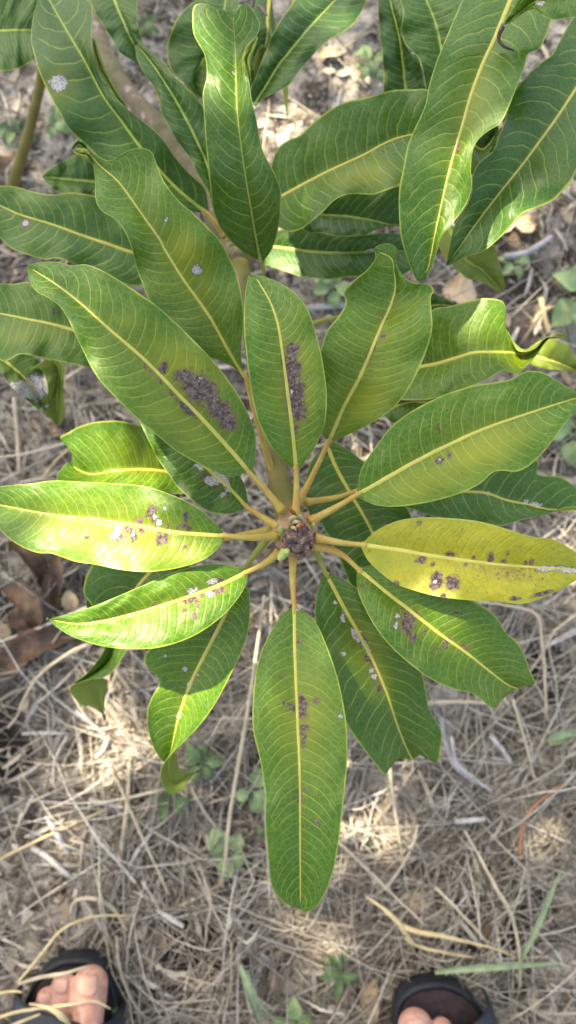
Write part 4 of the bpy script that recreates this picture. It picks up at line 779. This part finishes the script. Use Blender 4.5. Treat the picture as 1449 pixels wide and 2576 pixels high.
for c, pts, z, wd, lab in [
    ('C8', [(740, 1188), (900, 1172), (1050, 1162), (1250, 1150), (1405, 1140)], (.05, .06, .05), .0030, 'long green blade lying level above the right sandal'),
    ('C8', [(1175, 1125), (1250, 970), (1310, 830), (1385, 650)], (.04, .05, .05), .0026, 'long green blade rising near the right edge'),
    ('C7', [(1205, 1150), (1250, 1280), (1310, 1449)], (.03, .04, .03), .0032, 'green blade between the two feet'),
    ('C7', [(1240, 1180), (1290, 1330), (1400, 1449)], (.02, .03, .02), .0022, 'thin green blade beside the blade between the feet'),
    ('C6', [(1310, 1215), (1380, 1190), (1449, 1150)], (.02, .02, .02), .0060, 'broad blue-green blade at the right edge'),
    ('C8', [(1310, 20), (1400, -10), (1480, -10)], (.02, .02, .02), .0040, 'blue-green blade tip at the right edge below the broad one')]:
    P = gpath(c, pts, z); V, F = ribbon(P, (wd * .6, wd, wd * .8, .0003), .5, .2, .5); tag(mesh_obj('grass_shoot', V, F, M_BLADE, loc=P[0]), lab, 'grass')
def weed(px, py, n, size, lab, mat, h=.02, rnd=.75, seed=0, spread=1.):
    r = random.Random(seed); b = ground_pt(px, py); t = empty('weed', tuple(b)); tag(t, lab, 'weed', 'small green weeds on the ground')
    top = b + Vector((r.uniform(-.006, .006), r.uniform(-.006, .006), h)); V, F = tube(resample([tuple(b), tuple((b + top) / 2 + Vector((.002, 0, 0))), tuple(top)], 6), [.0012, .0008], 6); mesh_obj('stem', V, F, M_WEED, t)
    for k in range(n):
        a = k * 2.4 + seed + r.uniform(-.3, .3); f = .35 + .65 * (k + 1) / n; q = b + (top - b) * f; L = size * r.uniform(.7, 1.15)
        d = Vector((math.cos(a), math.sin(a), 0)); P = [tuple(q), tuple(q + d * L * .35 * spread + Vector((0, 0, .003))), tuple(q + d * L * .7 * spread + Vector((0, 0, .004))), tuple(q + d * L * spread + Vector((0, 0, -.001)))]
        w_ = L * rnd * .5; V, F = ribbon(P, (.0004, .0007, w_ * .8, w_, w_ * .85, w_ * .5, .0004), r.uniform(.05, .5), r.uniform(-.5, .5), r.uniform(-.5, .5), seed=k + seed); mesh_obj('leaf', V, F, mat, t)
weed(587, 2148, 5, .026, 'round-leaved weed left of the longest leaf tip', M_WEEDP, .012, .85, 1)
weed(505, 1915, 9, .022, 'pointed-leaved weed under the twisted leaf tip', M_WEED, .03, .45, 2)
weed(440, 2010, 5, .022, 'weed with one dark pointed leaf below the twisted leaf tip', M_WEED, .015, .5, 3)
weed(632, 1985, 4, .022, 'yellow-green weed touching the left edge of the longest leaf', M_WEEDP, .015, .7, 5)
weed(672, 2110, 4, .02, 'weed half hidden behind the longest leaf', M_WEED, .015, .6, 6)
weed(930, 190, 8, .026, 'leafy weed between the upper centre leaves', M_WEED, .03, .5, 7)
weed(1445, 775, 5, .040, 'pale broad-leaved weed at the right edge', M_WEEDP, .03, .8, 8)
weed(1430, 1110, 5, .032, 'pale weed at the right edge below the wide leaf', M_WEEDP, .03, .8, 21)
weed(835, 735, 6, .022, 'yellow-green weed below the two dark level leaves', M_WEEDP, .02, .7, 9)
weed(150, 330, 8, .016, 'small yellow-green weed beside the thin green stem', M_WEEDP, .02, .6, 10)
weed(60, 360, 6, .022, 'weed at the foot of the thin green stem', M_WEED, .02, .6, 11)
weed(380, 90, 6, .016, 'weed seen through the gap at the top left', M_WEED, .02, .5, 12)
weed(1290, 680, 6, .018, 'weed right of the hanging olive leaf', M_WEEDP, .015, .5, 13)
weed(840, 2400, 9, .020, 'bushy weed between the longest leaf tip and the right sandal', M_WEED, .03, .4, 15)
weed(740, 2555, 5, .026, 'pale weed at the bottom edge between the feet', M_WEEDP, .02, .6, 17)
weed(300, 2520, 4, .014, 'tiny weed touching the left sandal strap', M_WEED, .03, .5, 22)
weed(690, 1030, 3, .012, 'tiny weed hidden behind the short upright leaf', M_WEED, .01, .5, 23)

# ------------------------------------------------------------------ the person whose sandalled feet reach into the picture
M_SKIN = simple('skin', (.42, .21, .155), (.58, .33, .26), 130, .6, .0005, 500, .4, sss=.12)
M_NAIL = simple('toenail', (.54, .31, .235), (.62, .38, .30), 80, .3, .0001)
M_RUB = simple('black_rubber', (.008, .010, .014), (.020, .022, .028), 60, .55, .0004, 500)
M_BED = simple('footbed', (.028, .018, .022), (.055, .035, .04), 120, .7, .0005, 700)
M_STRAP = simple('grey_strap', (.014, .020, .032), (.026, .034, .046), 60, .5, .0003, 600)
M_CLOTH = simple('trouser_cloth', (.03, .035, .05), (.05, .055, .07), 200, .85, .0005, 900)
def build_person():
    gz = .012                                        # soles stand on the ground
    root_c = Vector((at(640, 2500, 0).x, -.74, 0)); t = empty('person', tuple(root_c))
    tag(t, 'person standing in black rubber sandals, only the toes of both feet in view', 'person')
    bm = MB(); nails = []
    def caps(a, b, ra, rb, n=9, flat=1.0):
        P = resample([tuple(a), tuple(b)], n); r = list(np.linspace(ra, rb, n))
        bm.add(tube(P, r, 16, True, flat)); bm.add(blob(a, (ra, ra, ra * flat), 0, 0, 1, 16, 10)); bm.add(blob(b, (rb, rb, rb * flat), 0, 0, 1, 16, 10))
    hips = []
    for side, c, rot, toes, front in [
        (-1, 'C7', 0, [(456, 1246, .0158, .026), (320, 1250, .0112, .030), (240, 1320, .0102, .027), (167, 1398, .0094, .025), (108, 1465, .0082, .022)], (358, 1084)),
        (1, 'C8', R_(12), [(640, 1462, .0158, .026), (772, 1478, .0108, .030), (852, 1522, .0096, .027), (925, 1560, .0085, .025), (985, 1625, .0082, .022)], (708, 1206))]:
        zt = gz + .024; back = Vector((math.sin(rot), -math.cos(rot), 0)); lat = Vector((math.cos(rot), math.sin(rot), 0)) * side
        o0 = at(*cv(c, [front])[0], .03); o0 = Vector((o0.x, o0.y, 0))
        ankle = o0 + back * .205 + Vector((0, 0, .075)) - lat * .004
        for i, (x, y, r, ln) in enumerate(toes):
            tip = at(*cv(c, [(x, y)])[0], zt + r); k = tip + back * ln + Vector((0, 0, .006)) ; bse = tip + back * (ln + .035) + Vector((0, 0, .006)) - lat * .003
            caps(tip, tip + back * r * .9, r, r * .93, 4, .84); caps(tip + back * r * .9, k, r * .93, r * .84, 5); caps(k, bse, r * .84, r * .84)
            if i: caps(bse, ankle + lat * (-.012 + .006 * i) - Vector((0, 0, .028)), r * 1.1 + .003, .024)
            else: caps(bse, ankle - lat * .012 - Vector((0, 0, .022)), .0145, .026)
            nails.append((tip, r, back, i))
        heel = o0 + back * .252 + Vector((0, 0, zt + .022)); caps(ankle - Vector((0, 0, .03)), heel, .028, .026)
        caps(ankle + back * -.045 - Vector((0, 0, .012)), ankle, .025, .032)
        knee = Vector((ankle.x + side * .005, ankle.y + .03, .47)); hip = Vector((root_c.x + side * .085, -.80, .86))
        caps(ankle, ankle + (knee - ankle) * .25, .033, .036); caps(ankle + (knee - ankle) * .25, ankle + (knee - ankle) * .65, .036, .054); caps(ankle + (knee - ankle) * .65, knee, .054, .054)
        caps(knee, hip, .055, .08); hips.append(hip)
        # sandal
        out = [(.015, 0), (.035, -.008), (.046, -.028), (.050, -.055), (.047, -.10), (.036, -.15), (.036, -.22), (.026, -.262), (0, -.28), (-.026, -.262), (-.038, -.22), (-.044, -.15), (-.052, -.09), (-.052, -.06), (-.046, -.035), (-.033, -.015), (-.010, -.002)]
        Pq = np.array(resample([(x, y, 0) for x, y in out + [out[0]]], 73)[:-1]); cen = Pq.mean(0)
        def lay(ins, z):
            r_ = []
            for p in Pq:
                d = p - cen; ln_ = np.linalg.norm(d); q = cen + d * (1 - ins / ln_)
                x = -q[0] * side * .87; y = -q[1] + .004; w3 = o0 + back * y + Vector((math.cos(rot), math.sin(rot), 0)) * x; r_.append((w3.x, w3.y, z + (.006 * max(0, 1 - y / .05) ** 2)))
            return r_
        z1 = gz - .006; ring = [lay(.003, z1), lay(0, z1 + .004), lay(0, z1 + .020), lay(.001, z1 + .0235), lay(.003, z1 + .025), lay(.006, z1 + .0242), lay(.0075, z1 + .0225)]
        V = sum(ring, []); F = []; n = len(Pq)
        for a in range(len(ring) - 1):
            for k in range(n): F.append((a * n + k, a * n + (k + 1) % n, (a + 1) * n + (k + 1) % n, (a + 1) * n + k))
        F.append(tuple(range(n))[::-1])
        so_ = mesh_obj('sandal', V, F, M_RUB, t)
        V = lay(.0072, z1 + .0228); V.append(tuple(np.mean(V, axis=0))); mesh_obj('footbed', V, [(k, (k + 1) % n, n) for k in range(n)], M_BED, so_)
        V = []; F = []; ns = 26; prof = [(0, .0), (.004, .0022), (.012, .0030), (.035, .0034), (.060, .0030), (.068, .0022), (.072, 0)]
        for k in range(ns + 1):
            a = math.pi * k / ns; x = -math.cos(a) * .0465; hz = max(0, math.sin(a)) ** .5 * (.052 - .006 * math.cos(a) * 1)
            for dy, th in prof:
                slope = -.010 * math.cos(a)
                yy = .034 + dy + slope + .004 * abs(math.cos(a)); grow = 1 + dy * 2.2
                w3 = o0 + back * yy + Vector((math.cos(rot), math.sin(rot), 0)) * (-x * side) * (1 + th / .05)
                V.append((w3.x, w3.y, z1 + .012 + (hz * grow + th)))
        m = len(prof); nn_ = len(V)
        for k in range(ns):
            for j in range(m - 1): F.append((k * m + j, k * m + j + 1, (k + 1) * m + j + 1, (k + 1) * m + j))
        so2 = mesh_obj('strap', V, F, M_STRAP, so_); md = so2.modifiers.new('thickness', 'SOLIDIFY'); md.thickness = .002; md.offset = -1
        # trouser leg
        V, F = tube(resample([tuple(ankle + Vector((0, 0, .10))), tuple(knee), tuple(hip)], 20), [.062, .066, .075, .085, .10], 20, False); c_ = mesh_obj('trouser_leg', V, F, M_CLOTH, t); md = c_.modifiers.new('thickness', 'SOLIDIFY'); md.thickness = .002
    caps(hips[0], hips[1], .09, .09); caps((hips[0] + hips[1]) / 2, (hips[0] + hips[1]) / 2 + Vector((0, -.02, .10)), .10, .10)
    tmp = mesh_obj('tmp', bm.V, bm.F, M_SKIN); md = tmp.modifiers.new('r', 'REMESH'); md.mode = 'VOXEL'; md.voxel_size = .0021
    sm = tmp.modifiers.new('s', 'SMOOTH'); sm.factor = .6; sm.iterations = 5
    dg = bpy.context.evaluated_depsgraph_get(); me = bpy.data.meshes.new_from_object(tmp.evaluated_get(dg)); bpy.data.objects.remove(tmp)
    me.transform(__import__('mathutils').Matrix.Translation(-root_c)); me.materials.clear(); me.materials.append(M_SKIN)
    me.polygons.foreach_set('use_smooth', [True] * len(me.polygons)); body = bpy.data.objects.new('body', me); COL.objects.link(body); body.parent = t
    for tip, r, back, i in nails:
        c0 = tip - back * r * .25; w_ = r * .56; V = []; F = []
        for a in range(7):
            for b in range(7):
                u_ = a / 6 * 2 - 1; v_ = b / 6 * 2 - 1; sq = math.sqrt(max(0, 1 - .35 * v_ * v_))
                x = u_ * w_ * sq; y = v_ * r * .52 * math.sqrt(max(0, 1 - .3 * u_ * u_))
                z = r * .84 * math.sqrt(max(0, 1 - (x / r) ** 2 * .9)) * math.sqrt(max(.05, 1 - max(0, (y + r * .15) / r) ** 2 * .8)) + .0001
                p = Vector((c0.x, c0.y, tip.z)) - back * y + Vector((-back.y, back.x, 0)) * x; V.append((p.x, p.y, p.z + z))
        for a in range(6):
            for b in range(6): k = a * 7 + b; F.append((k, k + 7, k + 8, k + 1))
        nl = mesh_obj('toenail', V, F, M_NAIL, t); nl.parent = body; md = nl.modifiers.new('thickness', 'SOLIDIFY'); md.thickness = .0006; md.offset = 0
build_person()

# ------------------------------------------------------------------ unseen tree added overhead for dappled shade, gaps shaped to let sun through
SPOTS = [(A_[0], A_[1], A_[2], A_[3]) for A_ in [
    (325, 1385, .32, .012), (385, 1385, .32, .016), (330, 1180, .25, .014), (495, 1810, .262, .008), (470, 1850, .258, .008),
    (240, 1200, .255, .012), (110, 1300, .322, .008), (690, 290, 0, .016), (740, 330, 0, .02), (830, 150, 0, .016), (905, 190, 0, .012), (100, 200, 0, .02), (170, 290, 0, .014), (15, 380, 0, .018), (60, 420, 0, .012),
    (1390, 470, 0, .016), (1130, 740, 0, .014), (1290, 580, 0, .014), (260, 1900, 0, .012), (240, 2000, 0, .012), (110, 2190, 0, .016), (80, 2220, 0, .010),
    (150, 2450, .03, .012), (240, 2400, .03, .008), (900, 2100, 0, .01), (1340, 2140, 0, .014), (850, 2400, 0, .010), (890, 2470, 0, .013), (380, 1760, 0, .012),
    (980, 1095, 0, .016), (900, 1080, 0, .01), (1340, 790, 0, .014), (1400, 1450, 0, .014), (180, 1880, 0, .01), (490, 40, 0, .016)]]
def build_added_shade_tree():
    base = Vector((-2.3, 3.0, 0)); t = empty('added_shade_tree', tuple(base)); r = random.Random(11)
    tag(t, 'unseen tree added beyond the top of the frame to cast dappled shade on the plant', 'tree')
    V, F = tube(resample([tuple(base + Vector(p)) for p in [(0, 0, -.05), (.03, -.02, .8), (.0, .03, 1.7), (.1, -.1, 2.6), (.15, -.2, 3.4)]], 24), [.085, .07, .06, .045, .02], 12); mesh_obj('trunk', V, F, M_BARK, t)
    limbs = []
    for e in [(-1.3, 1.7, 2.7), (-.75, 1.1, 2.6), (-1.6, 1.2, 2.7), (-1.1, .75, 2.5), (-.7, 1.9, 2.8), (-1.7, 2.1, 2.9)]:
        a = base + Vector((.04, -.04, r.uniform(1.6, 2.5))); e = Vector(e); m_ = (a + e) / 2 + Vector((0, 0, .12))
        P = resample([tuple(a), tuple(m_), tuple(e)], 16); limbs.append(P); V, F = tube(P, [.028, .018, .006], 8); mesh_obj('limb', V, F, M_BARK, t)
    mb = MB(); tgt = [(at(x, y, z), rad) for x, y, z, rad in SPOTS]
    n = 0; tries = 0
    while n < 3500 and tries < 40000:
        tries += 1
        g = Vector((r.uniform(-.68, .68), r.uniform(-.9, .95), .1)); hh = r.uniform(2.2, 3.0)
        c = g + SUN * ((hh - .1) / SUN.z)
        Ln = r.uniform(.10, .17); Wd = Ln * r.uniform(.13, .17)
        ok = True
        for p, rad in tgt:                           # shape gaps so sun falls on the chosen spots
            q = c - SUN * ((c.z - p.z) / SUN.z); d = (q - p); d.z = 0
            if d.length < rad + Ln * (.30 if p.z > .2 else .17): ok = False; break
        if not ok: continue
        if mnoise.noise(Vector((g.x * 34, g.y * 34, 3.3))) > .64: continue
        yaw = r.uniform(0, 6.283); pit = r.gauss(-.25, .3)
        d = Vector((math.cos(yaw) * math.cos(pit), math.sin(yaw) * math.cos(pit), math.sin(pit))); s = d.cross(Vector((0, 0, 1))).normalized(); u = s.cross(d)
        Vv = [c - d * Ln / 2, c - d * Ln * .2 + s * Wd + u * .006, c - d * Ln * .2 - s * Wd + u * .006, c - d * Ln * .2, c + d * Ln * .22 + s * Wd * .8 + u * .004, c + d * Ln * .22 - s * Wd * .8 + u * .004, c + d * Ln * .22 - u * .002, c + d * Ln / 2 - u * .012]
        mb.add((Vv, [(0, 1, 3), (0, 3, 2), (1, 4, 6, 3), (3, 6, 5, 2), (4, 7, 6), (6, 7, 5)])); n += 1
    ml = simple('canopy_leaf', (.02, .075, .015), (.05, .13, .03), 12, .4, .0001)
    tag(mb.obj('crown', ml, t, False), kind='stuff')
build_added_shade_tree()
